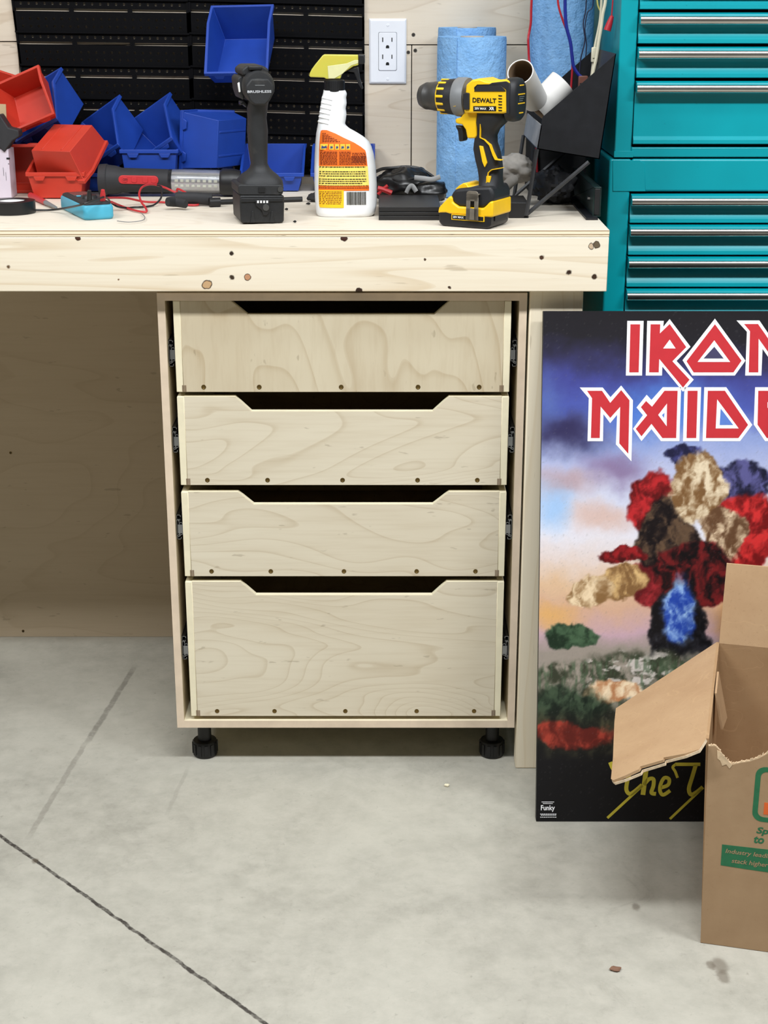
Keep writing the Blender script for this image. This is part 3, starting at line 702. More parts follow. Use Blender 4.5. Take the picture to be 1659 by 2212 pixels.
m = MB(); text_px(m, 'Sp', BXF, p3(860, 1455), p3(925, 1510), -.0003, bold=.03, shear=.2); text_px(m, 'to', BXF, p3(846, 1505), p3(900, 1552), -.0003, bold=.03, shear=.2)
m.build('printed_lettering', M_green, box, smooth=False)
q = BXF.uvs([p3(668, 1553), p3(800, 1568), p3(925, 1582), p3(925, 1708), p3(800, 1690), p3(660, 1668)]); d = (q[2][0]-q[0][0])
e = (q[2][0]+.06, q[2][1]-.002); e2 = (q[2][0]+.06, q[3][1]-.002)
m = MB().prism([q[0], q[1], q[2], e, e2, q[3], q[4], q[5]], -.0003, .0002); m.build('printed_banner', M_green, box, smooth=False)
m = MB(); text_px(m, 'Industry leading', BXF, p3(688, 1576), p3(962, 1642), -.0006, bold=.012, shear=.2); text_px(m, 'stack higher', BXF, p3(722, 1630), p3(922, 1688), -.0006, bold=.012, shear=.2)
m.build('banner_lettering', M_card, box, smooth=False)
M_chip = plain('wood_chip', (126, 92, 72), .8, var=.2)
for px, py, sz, lab in ((1329, 2096, .0085, 'brown wood chip lying on the concrete before the box'), (965, 1699, .0045, 'pale wood splinter on the floor before the cabinet')):
    p = atz(px, py, 0)
    o = tag(MB().blob((0, 0, .0025), (sz, sz*.6, .0028), .35, 2, 3, 14, 8).build('wood_chip', M_chip if sz > .005 else M_edge, None), lab, 'wood chip')
    o.location = (p.x, p.y, 0)
c1 = lambda x, y: (x/3.95, y/3.95)
c2 = lambda x, y: (380+x/3.95, y/3.95)
c3 = lambda x, y: (660+x/5.267, 80+y/5.267)
c4 = lambda x, y: (880+x/3.607, 100+y/3.607)
c5 = lambda x, y: (760+x/2.86, y/2.86)
C1 = lambda P: [c1(*p) for p in P]
C2 = lambda P: [c2(*p) for p in P]
C3 = lambda P: [c3(*p) for p in P]
C4 = lambda P: [c4(*p) for p in P]
C5 = lambda P: [c5(*p) for p in P]
# ------------------------------------------------------------------ pegboard
M_peg = plain('black_pegboard_plastic', (5, 5, 8), .55, var=.1, spec=.12)
def pegboard(label, px0, px1, py, tilt, lean=0):
    y0 = WY-.0062
    a, b = at(px0, py, y0), at(px1, py, y0)
    r = thing('pegboard', label, 'pegboard', loc=(a.x, y0, a.z), group='black pegboard panels')
    W = b.x-a.x; m = MB()
    pit = .0152; nx = int((W-.012)/pit); x0 = (W-nx*pit)/2
    def holes(z0, z1, zc, y, rad=.0026, th=.0016):
        cy = .0022; A, B = max(z0, zc-pit/2), min(z1, zc+pit/2)
        m.box(0, x0, y, y+th, z0, z1); m.box(W-x0, W, y, y+th, z0, z1)
        if B < z1-1e-6: m.box(x0, W-x0, y, y+th, B, z1)
        if A > z0+1e-6: m.box(x0, W-x0, y, y+th, z0, A)
        for i in range(nx):
            xa, xb = x0+i*pit, x0+(i+1)*pit; xc = (xa+xb)/2; n = 8; vs = []
            sq = [(xb, zc), (xb, B), (xc, B), (xa, B), (xa, zc), (xa, A), (xc, A), (xb, A)]
            for k in range(n):
                t = 2*math.pi*k/n
                vs += [(sq[k][0], y, sq[k][1]), (xc+rad*math.cos(t), y, zc+rad*math.sin(t)), (xc+rad*math.cos(t), y+th, zc+rad*math.sin(t)), (sq[k][0], y+th, sq[k][1])]
            fs = []
            for k in range(n):
                p, q = 4*k, 4*((k+1) % n); fs += [(p, q, q+1, p+1), (p+1, q+1, q+2, p+2), (p+2, q+2, q+3, p+3)]
            m.add(vs, fs)
    per, slot = .0611, .0050
    zt = .0                                        # first slot centre at local z = 0
    for k in range(-1, 5):
        s = -k*per                                 # slot above the strip k
        top, bot = s-slot/2, s-per+slot/2
        m_ = s-.0165; n_ = s-.0305
        holes(s-.0235, top, m_, -.001); holes(s-.039, s-.0235, n_, -.001)
        m.box(0, W, -.004, .002, s-.0425, s-.039)
        holes(bot, s-.0425, s-.0495, .001)
        if k < 4:
            for c in (0, W/3, 2*W/3, W): m.box(max(0, c-.0045), min(W, c+.0045), .0, .003, bot-slot, bot+.0005)
    m.box(0, .004, -.001, .0055, -5*per+.003, per-.003); m.box(W-.004, W, -.001, .0055, -5*per+.003, per-.003)
    m.v = [Vector((p.x - lean*p.z*(1-p.x/W), p.y, p.z - math.tan(R(tilt))*p.x)) for p in m.v]      # hangs a little crooked
    m.build('slotted_panel', M_peg, r, smooth=False, weld=False)
pegboard('black slotted pegboard panel on the wall behind the red and blue bins', 27, 407, 20, .75, .06)
pegboard('black slotted pegboard panel on the wall beside the outlet, hanging slightly crooked', 407.4, 787, 23.5, 1.55)

# ------------------------------------------------------------------ outlet
a, b = at(797, 40, WY), at(877.5, 181, WY)
OF = Fr((a.x, WY, b.z)); ow, oh = b.x-a.x, a.z-b.z
out = thing('wall_outlet', 'white duplex power outlet on the plywood wall beside the pegboard', 'outlet', OF)
pl = MB().loft([[(i, 0, i), (ow-i, 0, i), (ow-i, 0, oh-i), (i, 0, oh-i)] if k == 0 else [(i, y, i), (ow-i, y, i), (ow-i, y, oh-i), (i, y, oh-i)] for k, (i, y) in enumerate(((0, 0), (0, -.003), (.0035, -.006)))]).build('cover_plate', M_white, out, bevel=.001)
u0, v0 = ow*.26, oh*.21; u1, v1 = ow*.735, oh*.79
MB().prism(rr(u0-.0008, v0-.0008, u1+.0008, v1+.0008, .003), -.0062, -.0058).build('insert_shadow_gap', plain('seam_grey', (120, 122, 130), .7), out)
ins = MB().prism(rr(u0, v0, u1, v1, .003), -.0068, -.0055).build('receptacle', M_white, out, bevel=.0005)
for zc in (oh*.63, oh*.37):
    m = MB(); xc = ow*.495
    for dx, h in ((-.0093, .0042), (.0085, .0038)): m.box(xc+dx-.0009, xc+dx+.0009, -.0071, -.0066, zc+.006-h, zc+.006+h)
    m.prism([(xc-.0032, zc-.0098), (xc+.0032, zc-.0098), (xc+.0032, zc-.0065), (xc+.0018, zc-.0042), (xc-.0018, zc-.0042), (xc-.0032, zc-.0065)], -.0071, -.0066)
    m.build('socket_slots', M_dark, ins, smooth=False)
for zc in (oh*.9, oh*.075):
    MB().lathe([(-.0068, .0022), (-.0055, .003)], (ow/2, 0, zc), (0, 1, 0), 16).box(ow/2-.002, ow/2+.002, -.0070, -.0066, zc-.0003, zc+.0003).build('screw', M_white, out)

# ------------------------------------------------------------------ rolls of blue shop towel
def towel_mat():
    t = NT('blue_shop_towel'); v = t.coord(True)
    n = t.rng(t.noise(v, 40, 4, .6), .3, .7); t.base(t.mix(n, lin((118, 166, 216)), lin((136, 182, 228)))); t.set(Roughness=.85, Specular_IOR_Level=.15)
    h = t.math('ADD', t.noise(v, 75, 2, .5), t.math('MULTIPLY', t.noise(v, 260, 2), .4)); t.bump(h, .8, .0042); return t.m
M_towel = towel_mat()
M_core = plain('cardboard_core', (196, 186, 172), .8, var=.1)
def towel_roll(label, x, y, z, r, h, tear=40):
    t = thing('towel_roll', label, 'paper towel roll', loc=(x, y, z), group='rolls of blue shop towels')
    m = MB(); n = 56; loops = []
    # one wrapped sheet: outer skin in slow waves with the loose end lifting
    for hh, k in ((0, .985), (.004, 1), (h*.25, 1.004), (h*.5, .998), (h*.75, 1.003), (h-.004, 1), (h, .985)):
        loops.append([(r*k*(1+.008*math.sin(3*a+hh*20))*math.cos(a), r*k*(1+.008*math.sin(3*a+hh*20))*math.sin(a), hh) for a in (2*math.pi*i/n for i in range(n))])
    for rr_, hh in ((r*.80, h-.0015), (r*.6, h-.001), (r*.36, h-.001), (r*.34, h-.06)):
        loops.append([(rr_*math.cos(2*math.pi*i/n), rr_*math.sin(2*math.pi*i/n), hh) for i in range(n)])
    m.loft(loops).build('towel_sheets', M_towel, t, sharp=50)
    a0 = R(180+tear); m = MB(); L = []
    for hh in (0.001, h*.3, h*.6, h*.9, h-.001):
        l = []
        for i in range(7):
            a = a0+R(9*(i-6)); rad = r*(1.012+.0022*i)+.0006*math.sin(hh*60); l.append((rad*math.cos(a), rad*math.sin(a), hh))
        l2 = [(p[0]*.988, p[1]*.988, p[2]) for p in reversed(l)]; L.append(l+l2)
    m.loft(L).build('loose_end', M_towel, t, sharp=50)
    MB().lathe([(h-.045, r*.335), (h+.0005, r*.335), (h+.0005, r*.30), (h-.045, r*.30)], (0, 0, 0), (0, 0, 1), 28, close=True).build('core', M_core, t)
    return t
def base_on(px, py, z=BZ): return atz(px, py, z)
p = at(1018, 200, .415); towel_roll('front blue shop towel roll standing behind the yellow drill', p.x, .415, BZ+.0006, .0630, .284, 62)
p = at(1008, 80, .538); towel_roll('rear blue shop towel roll half hidden behind the front roll', p.x+.001, .5395, BZ+.0006, .0550, .297, 66)
p = at(1212, 100, .462)
tin = thing('storage_crate', 'black crate in the dark under the towel roll beside the tool chest', 'crate', loc=(p.x-.002, .465, BZ+.0006))
m = MB(); m.box(-.048, .048, -.058, .085, 0, .004)
for s in (-1, 1): m.box(s*.048-.002, s*.048+.002, -.058, .085, 0, .15).box(-.048, .048, *((.083, .087) if s > 0 else (-.060, -.056)), 0, .15)
m.build('crate_body', M_rubber, tin, bevel=.001); MB().box(-.051, .051, -.061, .089, .15, .156).build('crate_lid', M_rubber, tin, bevel=.002)
towel_roll('tall blue shop towel roll at the right behind the hanging wires', p.x, .462, BZ+.1572, .0585, .285, 20)

# ------------------------------------------------------------------ stacking bins
M_blue = plain('blue_polypropylene', (28, 66, 160), .45, var=.07, scale=25)
M_redb = plain('red_polypropylene', (192, 54, 36), .48, var=.07, scale=25)
def bin_shell(W, L, H, hf=.45, knee=.02):
    """open-fronted stacking bin, centred: side walls step down to a low front lip, thick folded rim, two lugs and a hanger lip"""
    m = MB(); t = .0022; fl = .0035; fh = .007; d = .008
    T = [(-W/2, L/2, H/2), (-W/2, knee, H/2), (-W/2, -L/2, H*(hf-.5)), (W/2, -L/2, H*(hf-.5)), (W/2, knee, H/2), (W/2, L/2, H/2)]
    sx = lambda p: 1 if p[0] > 0 else -1
    def off(p, dx, dy, dz):
        yy = p[1] + (dy if p[1] == -L/2 else (-dy if p[1] == L/2 else 0)); return (p[0]-sx(p)*dx, yy, p[2]+dz)
    bot = [(p[0]-sx(p)*(d+fl), p[1]+(d+fl if p[1] == -L/2 else (-d*.5-fl if p[1] == L/2 else 0)), -H/2) for p in T]
    inb = [(p[0]-sx(p)*(d+fl+t), p[1]+(d+fl+t if p[1] == -L/2 else (-d*.5-fl-t if p[1] == L/2 else 0)), -H/2+t) for p in T]
    m.loft([bot, [off(p, fl, fl, -fh) for p in T], [off(p, 0, 0, -fh) for p in T], [off(p, 0, 0, 0) for p in T], [off(p, fl+t*.6, fl+t*.6, 0) for p in T], inb])
    for s in (-1, 1):                            # lugs under the rim at front and back
        for y_, z_ in ((L/2, H/2), (-L/2, H*(hf-.5))):
            yy = y_-.0015 if y_ > 0 else y_+.0015
            m.prism([(s*W*.27-.011, z_-fh), (s*W*.27+.011, z_-fh), (s*W*.27+.007, z_-fh-.008), (s*W*.27-.007, z_-fh-.008)], min(yy, y_), max(yy, y_)+.0008)
    for s in (-1, 1): m.box(s*W*.2-.002, s*W*.2+.002, -L/2+d+.006, L/2-.012, -H/2-.0012, -H/2+.001)
    return m
BINS = {'blue': (bin_shell(.122, .135, .077), M_blue), 'red': (bin_shell(.108, .104, .064, .74, .016), M_redb), 'redsmall': (bin_shell(.098, .094, .052, .6, .014), M_redb), 'small': (bin_shell(.110, .120, .080, .5, .01), M_blue)}
BM = {}
def stack_bin(kind, label, px, py, Y, yaw=0, pitch=0, roll=0, xyz=None):
    c = at(px, py, Y) if xyz is None else Vector(xyz)
    if kind not in BM:
        o = BINS[kind][0].build('storage_bin', BINS[kind][1], None, bevel=.0008, sharp=30); BM[kind] = o
    else:
        o = BM[kind].copy(); COL.objects.link(o)
    tag(o, label, 'storage bin', 'red stacking bins' if kind[:3] == 'red' else 'blue stacking bins')
    M = Matrix.Rotation(R(-roll), 3, 'Y') @ Matrix.Rotation(R(pitch), 3, 'X') @ Matrix.Rotation(R(yaw), 3, 'Z')
    o.rotation_euler = M.to_euler(); o.location = c
    zmin = min((M @ v.co).z for v in o.data.vertices) + c.z
    if zmin < BZ+.0006: o.location.z += BZ+.0006-zmin
    return o
BZH = .077/2
stack_bin('blue', 'blue bin hung crookedly on the pegboard above the black drill', 520, 99, .510, -12, 40, 9)
stack_bin('blue', 'blue bin standing upright behind the handle of the black drill', 592, 362, .520)
stack_bin('blue', 'blue bin mostly hidden behind the white spray bottle', 742, 362, .520)
stack_bin('small', 'blue bin on its side between the tilted bins and the black drill', 463, 304, .495, 180, -26, 86)
stack_bin('small', 'upright blue bin with its lugged back rim showing above the flashlight', 333, 368, .490, 180)
stack_bin('small', 'tilted blue bin resting on the upright bin behind the flashlight lens', 338, 296, .50, -18, 14, 38)
stack_bin('small', 'tilted blue bin between the upturned red bin and the pegboard', 230, 303, .512, -24, 16, 40)
stack_bin('small', 'highest tilted blue bin of the pile with a red bin lying in it', 98, 243, .50, -24, 18, 36)
stack_bin('redsmall', 'red bin lying open in the highest tilted blue bin', 60, 222, .42, -14, 56, 34)
stack_bin('red', 'upturned red bin set over the front red bin', 148, 328, .395, 28, 206, 14)
stack_bin('red', 'front red bin standing upright behind the light blue multimeter', 133, 402, .397, 0)
stack_bin('redsmall', 'orange red bin on its end beside the front red bin', 52, 384, .44, 0, 94, 0)
stack_bin('small', 'blue bin peeking out above the end-standing red bin', 66, 338, .527, 0, -3, -3)
stack_bin('blue', 'blue bin almost hidden behind the head of the flashlight', 200, 392, .515, 0)
stack_bin('redsmall', 'dark red bin tip at the very left edge of the pile', -18, 205, .5, 10, 30, -24)

# ------------------------------------------------------------------ yellow drill
M_yel = plain('yellow_drill_plastic', (246, 196, 22), .42, var=.05, dirt=((120, 90, 20), 60, .66, .4))
M_grey = plain('grey_drill_plastic', (120, 122, 124), .45, var=.1)
M_grip = plain('black_drill_grip', (28, 29, 33), .55, var=.15, scale=60, bump=.2, bscale=600)
M_label = plain('label_black', (20, 20, 20), .45)
DF = Fr((.156, .056, BZ), R(-28))
dr = thing('cordless_drill', 'yellow and black cordless drill standing on its battery near the bench front', 'cordless drill', DF)
HT = .0275
def dpr(mt, name, P, t0, t1, parent=dr, bevel=.003, meas=None, seg=3):
    return MB().prism(DF.uvs(C4(P), -t1 if meas is None else meas), -t1, t0).build(name, mt, parent, bevel=bevel, seg=seg, sharp=40)
# battery
q = DF.uvs(C4([(243, 1300), (243, 1368), (300, 1385), (645, 1410), (655, 1400), (655, 1318)]), -.036)
zc0 = lambda x, y, yy=-.036: DF.uv(*c4(x, y), yy)
xl, xr = zc0(243, 1360)[0], zc0(648, 1400)[0]
bt_ = zc0(450, 1300)[1]
bat = MB().prism([(xl, .006), (xl+.006, .0006), (xr-.006, .0006), (xr, .006), (xr, bt_+.001), (xl, bt_+.001)], -.036, .036).build('battery', M_black, dr, bevel=.003, seg=3)
nb_ = [(236, 1300), (245, 1255), (330, 1165), (352, 1180), (352, 1215), (400, 1248), (590, 1262), (615, 1240), (640, 1212), (668, 1205), (668, 1330), (640, 1335), (560, 1330), (480, 1318), (330, 1308), (300, 1298)]
MB().prism(DF.uvs(C4(nb_), -.036), -.0368, .0368).build('battery_housing', M_yel, dr, bevel=.003, seg=3)
lab = MB().prism([(xl+.024, .012), (xl+.082, .012), (xl+.082, .021), (xl+.024, .021)], -.0378, -.0352).build('battery_label', M_yel, bat)
MB().prism([(xl+.0254, .0132), (xl+.0806, .0132), (xl+.0806, .0198), (xl+.0254, .0198)], -.0382, -.037).build('label_field', M_label, bat)
m = MB(); text_mb(m, '20V MAX', xl+.027, .0150, xl+.046, .0184, -.0385, bold=.02); m.build('label_lettering', M_offwhite, bat)
MB().box(xr+.0005, xr+.0018, -.022, .022, bt_-.012, bt_-.002).build('battery_button', M_grip, bat, bevel=.0005)
# foot above the battery
zf = bt_+.010
MB().prism(DF.uvs(C4([(335, 1160), (372, 1112), (540, 1095), (650, 1092), (672, 1150), (672, 1212), (612, 1245), (590, 1262), (400, 1248), (352, 1215)]), -.034), -.0345, .0345).build('foot', M_grip, dr, bevel=.005, seg=3)
MB().prism(DF.uvs(C4([(372, 1116), (405, 1085), (440, 1064), (466, 1072), (476, 1092), (530, 1100), (530, 1112)]), -.022), -.024, .024).build('foot_light_cover', M_yel, dr, bevel=.002)
# belt hook
h0_ = DF.uv(*c4(505, 1250), -.042)
hk = MB(); hx = h0_[0]; z1_, z0_ = DF.uv(*c4(510, 1128), -.042)[1], DF.uv(*c4(500, 1352), -.042)[1]
wv = .0105
slot_o = [(hx-wv, z0_+.002), (hx+wv, z0_+.002), (hx+wv+.002, z1_-.012), (hx+wv-.003, z1_-.003), (hx+.004, z1_), (hx-.004, z1_), (hx-wv+.003, z1_-.003), (hx-wv+.001, z1_-.012)]
for a, b, c_, d_ in ((hx-wv, hx-.0035, z0_, z1_-.010), (hx+.0035, hx+wv, z0_, z1_-.010), (hx-wv, hx+wv, z0_, z0_+.018), (hx-wv, hx+wv, z1_-.016, z1_-.004)):
    hk.box(a, b, -.0425, -.041, c_, d_)
hk.prism(rr(hx-wv, z1_-.014, hx+wv, z1_, .0055), -.0425, -.041)
hk.box(hx-wv, hx+wv, -.041, -.030, z1_-.006, z1_-.0045); hk.build('belt_hook', plain('worn_steel_hook', (132, 124, 112), .5, .5, var=.15, scale=60), dr, bevel=.0004, seg=1)
# grip as a loft of rounded sections: front and rear profile points (crop px)
gp = [(560, 742, 1092), (552, 742, 1020), (540, 744, 950), (522, 738, 880), (508, 722, 800), (515, 702, 745), (525, 700, 690), (530, 722, 640), (530, 770, 590), (535, 800, 540), (535, 800, 505)]
loops = []
for xa, xb, yv in gp:
    (a, z), (b, _) = DF.uv(*c4(xa, yv), -.008), DF.uv(*c4(xb, yv), .004)
    cx, rx, ry = (a+b)/2, (b-a)/2, .0165 if yv > 600 else .022
    loops.append([(cx+rx*abs(math.cos(t))**.75*(1 if math.cos(t) > 0 else -1), ry*abs(math.sin(t))**.75*(1 if math.sin(t) > 0 else -1), z) for t in (2*math.pi*i/28 for i in range(28))])
loops = [[(p[0]+(-.006 if k == 0 and p[0] < 0 else 0), p[1]*(1.5 if k == 0 else 1), p[2]) for p in l] for k, l in enumerate(loops)]
loops = [[(p[0]*1.0, p[1]*1.2, p[2]-.008) for p in loops[0]]] + loops
grip = MB().loft(loops).build('grip', M_grip, dr, sharp=60)
# motor housing
YB = [(455, 300), (500, 262), (560, 250), (605, 268), (660, 276), (700, 262), (770, 264), (790, 285), (790, 515), (740, 525), (545, 522), (535, 600), (538, 700), (525, 718), (465, 718), (452, 650), (425, 610), (374, 600), (372, 566), (418, 552), (440, 500)]
dpr(M_yel, 'motor_housing', YB[:11] + [(440, 522), (440, 500)], HT, HT, bevel=.007)
dpr(M_yel, 'trigger_guard', [(418, 552), (440, 510), (545, 515), (535, 600), (538, 700), (525, 718), (465, 718), (452, 650), (425, 610), (374, 600), (372, 566)], .017, .017, bevel=.005)
dpr(M_grip, 'top_overmould', [(524, 342), (545, 302), (700, 302), (735, 306), (770, 340), (772, 520), (795, 530), (800, 290), (770, 272), (660, 284), (640, 296), (545, 298), (520, 320)][::-1], -HT+.002, HT+.0012, meas=-HT, bevel=.0006, seg=1)
dpr(M_grip, 'top_overmould', [(520, 352), (545, 302), (735, 304), (768, 350), (745, 352), (560, 352)], -HT+.002, HT+.0015, meas=-HT, bevel=.0006, seg=1)
dpr(M_grip, 'selector', [(440, 370), (462, 360), (486, 364), (486, 492), (450, 495), (440, 470)], -HT+.004, HT+.003, meas=-HT, bevel=.001)
dpr(M_grip, 'top_button', [(592, 268), (612, 258), (652, 258), (668, 270)], .012, .012, meas=0, bevel=.002)
za = DF.uv(*c4(500, 398), 0)[1]
ux_ = lambda x, y=398, yy=0.0: DF.uv(*c4(x, y), yy)[0]
S = 1/1275/1.0
def dl(mt, name, prof, n=36, parent=dr):
    return MB().lathe([(ux_(x)-0, r/3.607*S) for x, r in prof], (0, 0, za), (1, 0, 0), n).build(name, mt, parent, sharp=40)
sh = 12
M_chk = plain('chuck_dark_grey', (66, 65, 64), .45, .3, var=.1)
dl(M_chk, 'chuck', [(96, 22), (97, 52), (110, 76), (130, 88), (150, 98), (160, 99), (163, 97), (215, 104), (218, 106), (268, 107)])
dl(M_steel, 'chuck_jaws', [(92, 18), (100, 40)])
dl(M_yel, 'clutch_band', [(263, 104), (264, 109), (270, 112), (276, 112)])
dl(M_grip, 'clutch_ring', [(272, 112), (285, 122), (350, 128), (396, 132)])
m = MB()
for k in range(14):
    a = 2*math.pi*(k+.35)/14
    Mx = Matrix.Translation((0, 0, za)) @ Matrix.Rotation(a, 4, 'X')
    m.box(ux_(272), ux_(332), -.0020, .0020, 120/3.607*S-.001, 129/3.607*S, Mx)
m.build('clutch_rib', M_yel, dr, bevel=.001)
dl(M_grey, 'gear_collar', [(390, 134), (400, 140), (450, 142), (480, 138)])
m = MB(); yq = -132/3.607*S
for s_t, y0_, y1_ in (('15', 378, 402), ('3', 452, 470)):
    (xa_, z1q), (xb_, z0q) = DF.uv(*c4(356, y0_), yq), DF.uv(*c4(376, y1_), yq); text_mb(m, s_t, xa_, z0q, xb_, z1q, yq*.985)
m.build('clutch_numerals', M_yel, dr)
sup_ = lambda c_, e: math.copysign(abs(c_)**e, c_)
capx = ux_(768, 398, -HT)
def cap_prof(r): return r/3.607*S
L = []
for dx, ry, rz_ in ((-.004, .0272, .0335), (.004, .0276, .0340), (.010, .0262, .0325), (.0135, .0225, .0285), (.0145, .018, .024)):
    L.append([(capx+dx, ry*sup_(math.cos(t), .7), za-.001+rz_*sup_(math.sin(t), .7)) for t in (2*math.pi*i/40 for i in range(40))])
cap_ = MB().loft(L).build('rear_cap', M_grip, dr, sharp=50)
m = MB()
for dz, hw in ((.021, .008), (-.021, .008), (.0075, .013), (-.0065, .013)): m.box(capx+.0142, capx+.0152, -hw, hw, za+dz-.0009, za+dz+.0009)
m.build('cap_vents', M_yel, cap_, bevel=.0003, seg=1)
MB().box(capx+.0142, capx+.0149, -.012, .012, za-.0045, za+.0055).build('rating_plate', M_label, cap_)
m = MB()
for k in range(3): m.box(capx+.0148, capx+.0151, -.010, .010-.003*k, za+.0032-k*.003, za+.0042-k*.003)
m.build('rating_print', M_grey, cap_, smooth=False)
m = MB(); text_px(m, 'DEWALT', DF, c4(508, 400), c4(692, 444), -HT-.0006, bold=.03); m.build('name_lettering', M_label, dr)
dpr(M_label, 'model_plate', [(514, 466), (692, 466), (692, 506), (514, 506)], -HT+.001, HT+.0004, meas=-HT, bevel=0)
m = MB(); text_px(m, '20V MAX', DF, c4(524, 474), c4(615, 496), -HT-.0008, bold=.02); text_px(m, 'XR', DF, c4(636, 472), c4(676, 498), -HT-.0008, bold=.04); m.build('model_lettering', M_offwhite, dr)
m = MB()
for k in range(6):
    y_ = 380+k*23; m.prism(DF.uvs(C4([(708, y_), (738, y_+2), (738, y_+11), (712, y_+11)]), -HT), -HT-.0004, -HT+.001)
m.build('cooling_vents', M_label, dr)
dpr(M_black, 'trigger', [(385, 612), (448, 620), (456, 680), (456, 735), (417, 742), (408, 660)], .009, .009, bevel=.003, meas=0)
m = MB(); g = lambda P: DF.uvs(C4(P), -.0195)
stroke(m, g([(570, 570), (566, 712), (600, 728), (640, 770), (668, 850), (684, 882), (730, 888)]), .0011, -.0203, -.010)
stroke(m, g([(735, 948), (655, 962), (630, 985), (612, 1084)]), .0011, -.0203, -.010)
m.build('piping', M_yel, dr)
dpr(M_yel, 'grip_inlay', [(560, 774), (588, 780), (620, 908), (602, 944), (584, 900)], -.010, .0195, bevel=.0008, meas=-.0185)
dpr(M_yel, 'grip_inlay', [(616, 1010), (650, 1012), (640, 1088), (612, 1084)], -.010, .0195, bevel=.0008, meas=-.0185)

# ------------------------------------------------------------------ black drill seen from behind
M_blk = plain('dusty_black_plastic', (33, 34, 36), .62, var=.18, scale=50, bump=.25, bscale=500, dirt=((74, 72, 68), 30, .6, .5))
M_batt = plain('battery_black', (24, 25, 27), .5, var=.25, scale=120, bump=.4, bscale=350, dirt=((60, 60, 62), 80, .62, .5))
kb = atz(566, 484, BZ)
KF = Fr((kb.x, kb.y, BZ+.0012), R(13))
kd = thing('impact_driver', 'black cordless impact driver seen from behind, standing on its battery', 'impact driver', KF)
K = lambda P, y=0.0: KF.uvs(C2(P), y)
bat = MB().prism(K([(548, 1668), (545, 1740), (552, 1888), (565, 1903), (905, 1902), (922, 1888), (925, 1740), (922, 1668)]), 0, .088).build('battery', M_batt, kd, bevel=.003)
MB().prism(K([(530, 1590), (545, 1575), (905, 1578), (922, 1600), (915, 1655), (880, 1668), (560, 1668), (535, 1655)]), .001, .086).build('foot', M_blk, kd, bevel=.004, seg=3)
m = MB(); L = []
for P, y_, ya in (((530, 915, 1590), .001, .086), ((540, 908, 1545), .003, .082), ((575, 872, 1500), .008, .076), ((612, 838, 1470), .014, .070), ((640, 808, 1440), .018, .066),
                  ((650, 788, 1400), .020, .064), ((630, 788, 1280), .018, .060), ((618, 792, 1120), .016, .058), ((622, 780, 1010), .014, .058), ((616, 790, 910), .010, .062), ((630, 800, 840), .004, .066)):
    (a, z), (b, _) = KF.uv(*c2(P[0], P[2]), (y_+ya)/2-.012), KF.uv(*c2(P[1], P[2]), (y_+ya)/2-.012)
    cx, rx, cy, ry = (a+b)/2, (b-a)/2, (y_+ya)/2, (ya-y_)/2; e = .55 if P[2] > 1490 else .8
    f = lambda c: math.copysign(abs(c)**e, c)
    L.append([(cx+rx*f(math.cos(t)), cy+ry*f(math.sin(t)), z) for t in (2*math.pi*i/32 for i in range(32))])
m.loft(L).build('grip', M_blk, kd, sharp=60)
hc = KF.uv(*c2(712, 740), .0); hr = (KF.uv(*c2(858, 740), 0)[0]-KF.uv(*c2(566, 740), 0)[0])/2
# motor head: rounded body with a flattened top, domed rear cap
MB().lathe([(.0, hr*.80), (.004, hr*.90), (.012, hr*.97), (.07, hr), (.10, hr*.95), (.118, hr*.7), (.13, .012), (.15, .009)], (hc[0], 0, hc[1]), (0, 1, 0), 40).build('motor_head', M_blk, kd)
MB().prism(K([(612, 562), (752, 562), (800, 592), (806, 640), (575, 650), (568, 600)]), .012, .095).build('top_housing', M_blk, kd, bevel=.003)
MB().prism(K([(622, 566), (742, 566), (738, 600), (628, 600)], .0), .004, .03).build('top_tab', M_black, kd, bevel=.0015)
MB().prism(K([(535, 680), (560, 650), (600, 660), (600, 860), (570, 850), (548, 780)]), .02, .09).build('side_housing', M_blk, kd, bevel=.003)
MB().prism(K([(540, 715), (556, 705), (566, 790), (552, 795)]), .016, .03).build('side_badge', M_offwhite, kd, bevel=.001)
cap = MB().prism(K([(640, 668), (790, 668), (838, 730), (840, 780), (800, 860), (760, 898), (670, 898), (626, 860), (592, 780), (594, 730)]), -.0035, .012).build('rear_cap', M_blk, kd, bevel=.003)
m = MB(); text_px(m, 'BRUSHLESS', KF, c2(610, 772), c2(815, 791), -.0042, bold=.03); m.build('cap_lettering', plain('print_grey', (190, 192, 196), .5), cap)
m = MB(); m.prism(K([(672, 724), (754, 724), (754, 730), (672, 730)]), -.0040, -.003); m.build('cap_mark', M_grey, cap)
MB().prism(K([(612, 870), (640, 905), (630, 935), (600, 905), (580, 912), (575, 880)]), .035, .06).build('direction_switch', M_black, kd, bevel=.0015)
MB().prism(K([(705, 1600), (762, 1600), (762, 1642), (705, 1642)]), -.0005, .01).build('belt_clip_slot', M_dark, kd)
MB().lathe([(-.001, .0045), (.002, .005)], (*[K([(890, 1615)])[0][0], 0], K([(890, 1615)])[0][1]), (0, 1, 0), 16).build('screw', M_zinc, kd)
MB().prism(K([(555, 1690), (915, 1690), (915, 1718), (555, 1725)]), -.002, .004).build('battery_ridge', M_batt, bat, bevel=.0008)
MB().prism(K([(675, 1705), (798, 1705), (798, 1800), (775, 1835), (745, 1835), (730, 1790), (680, 1752)]), -.0032, .002).build('gauge_panel', M_black, bat, bevel=.001)
m = MB()
for k in range(4):
    x_ = 690+k*26; m.prism(K([(x_, 1710), (x_+15, 1710), (x_+15, 1730), (x_, 1730)]), -.0038, -.003)
m.build('charge_lights', M_offwhite, bat)
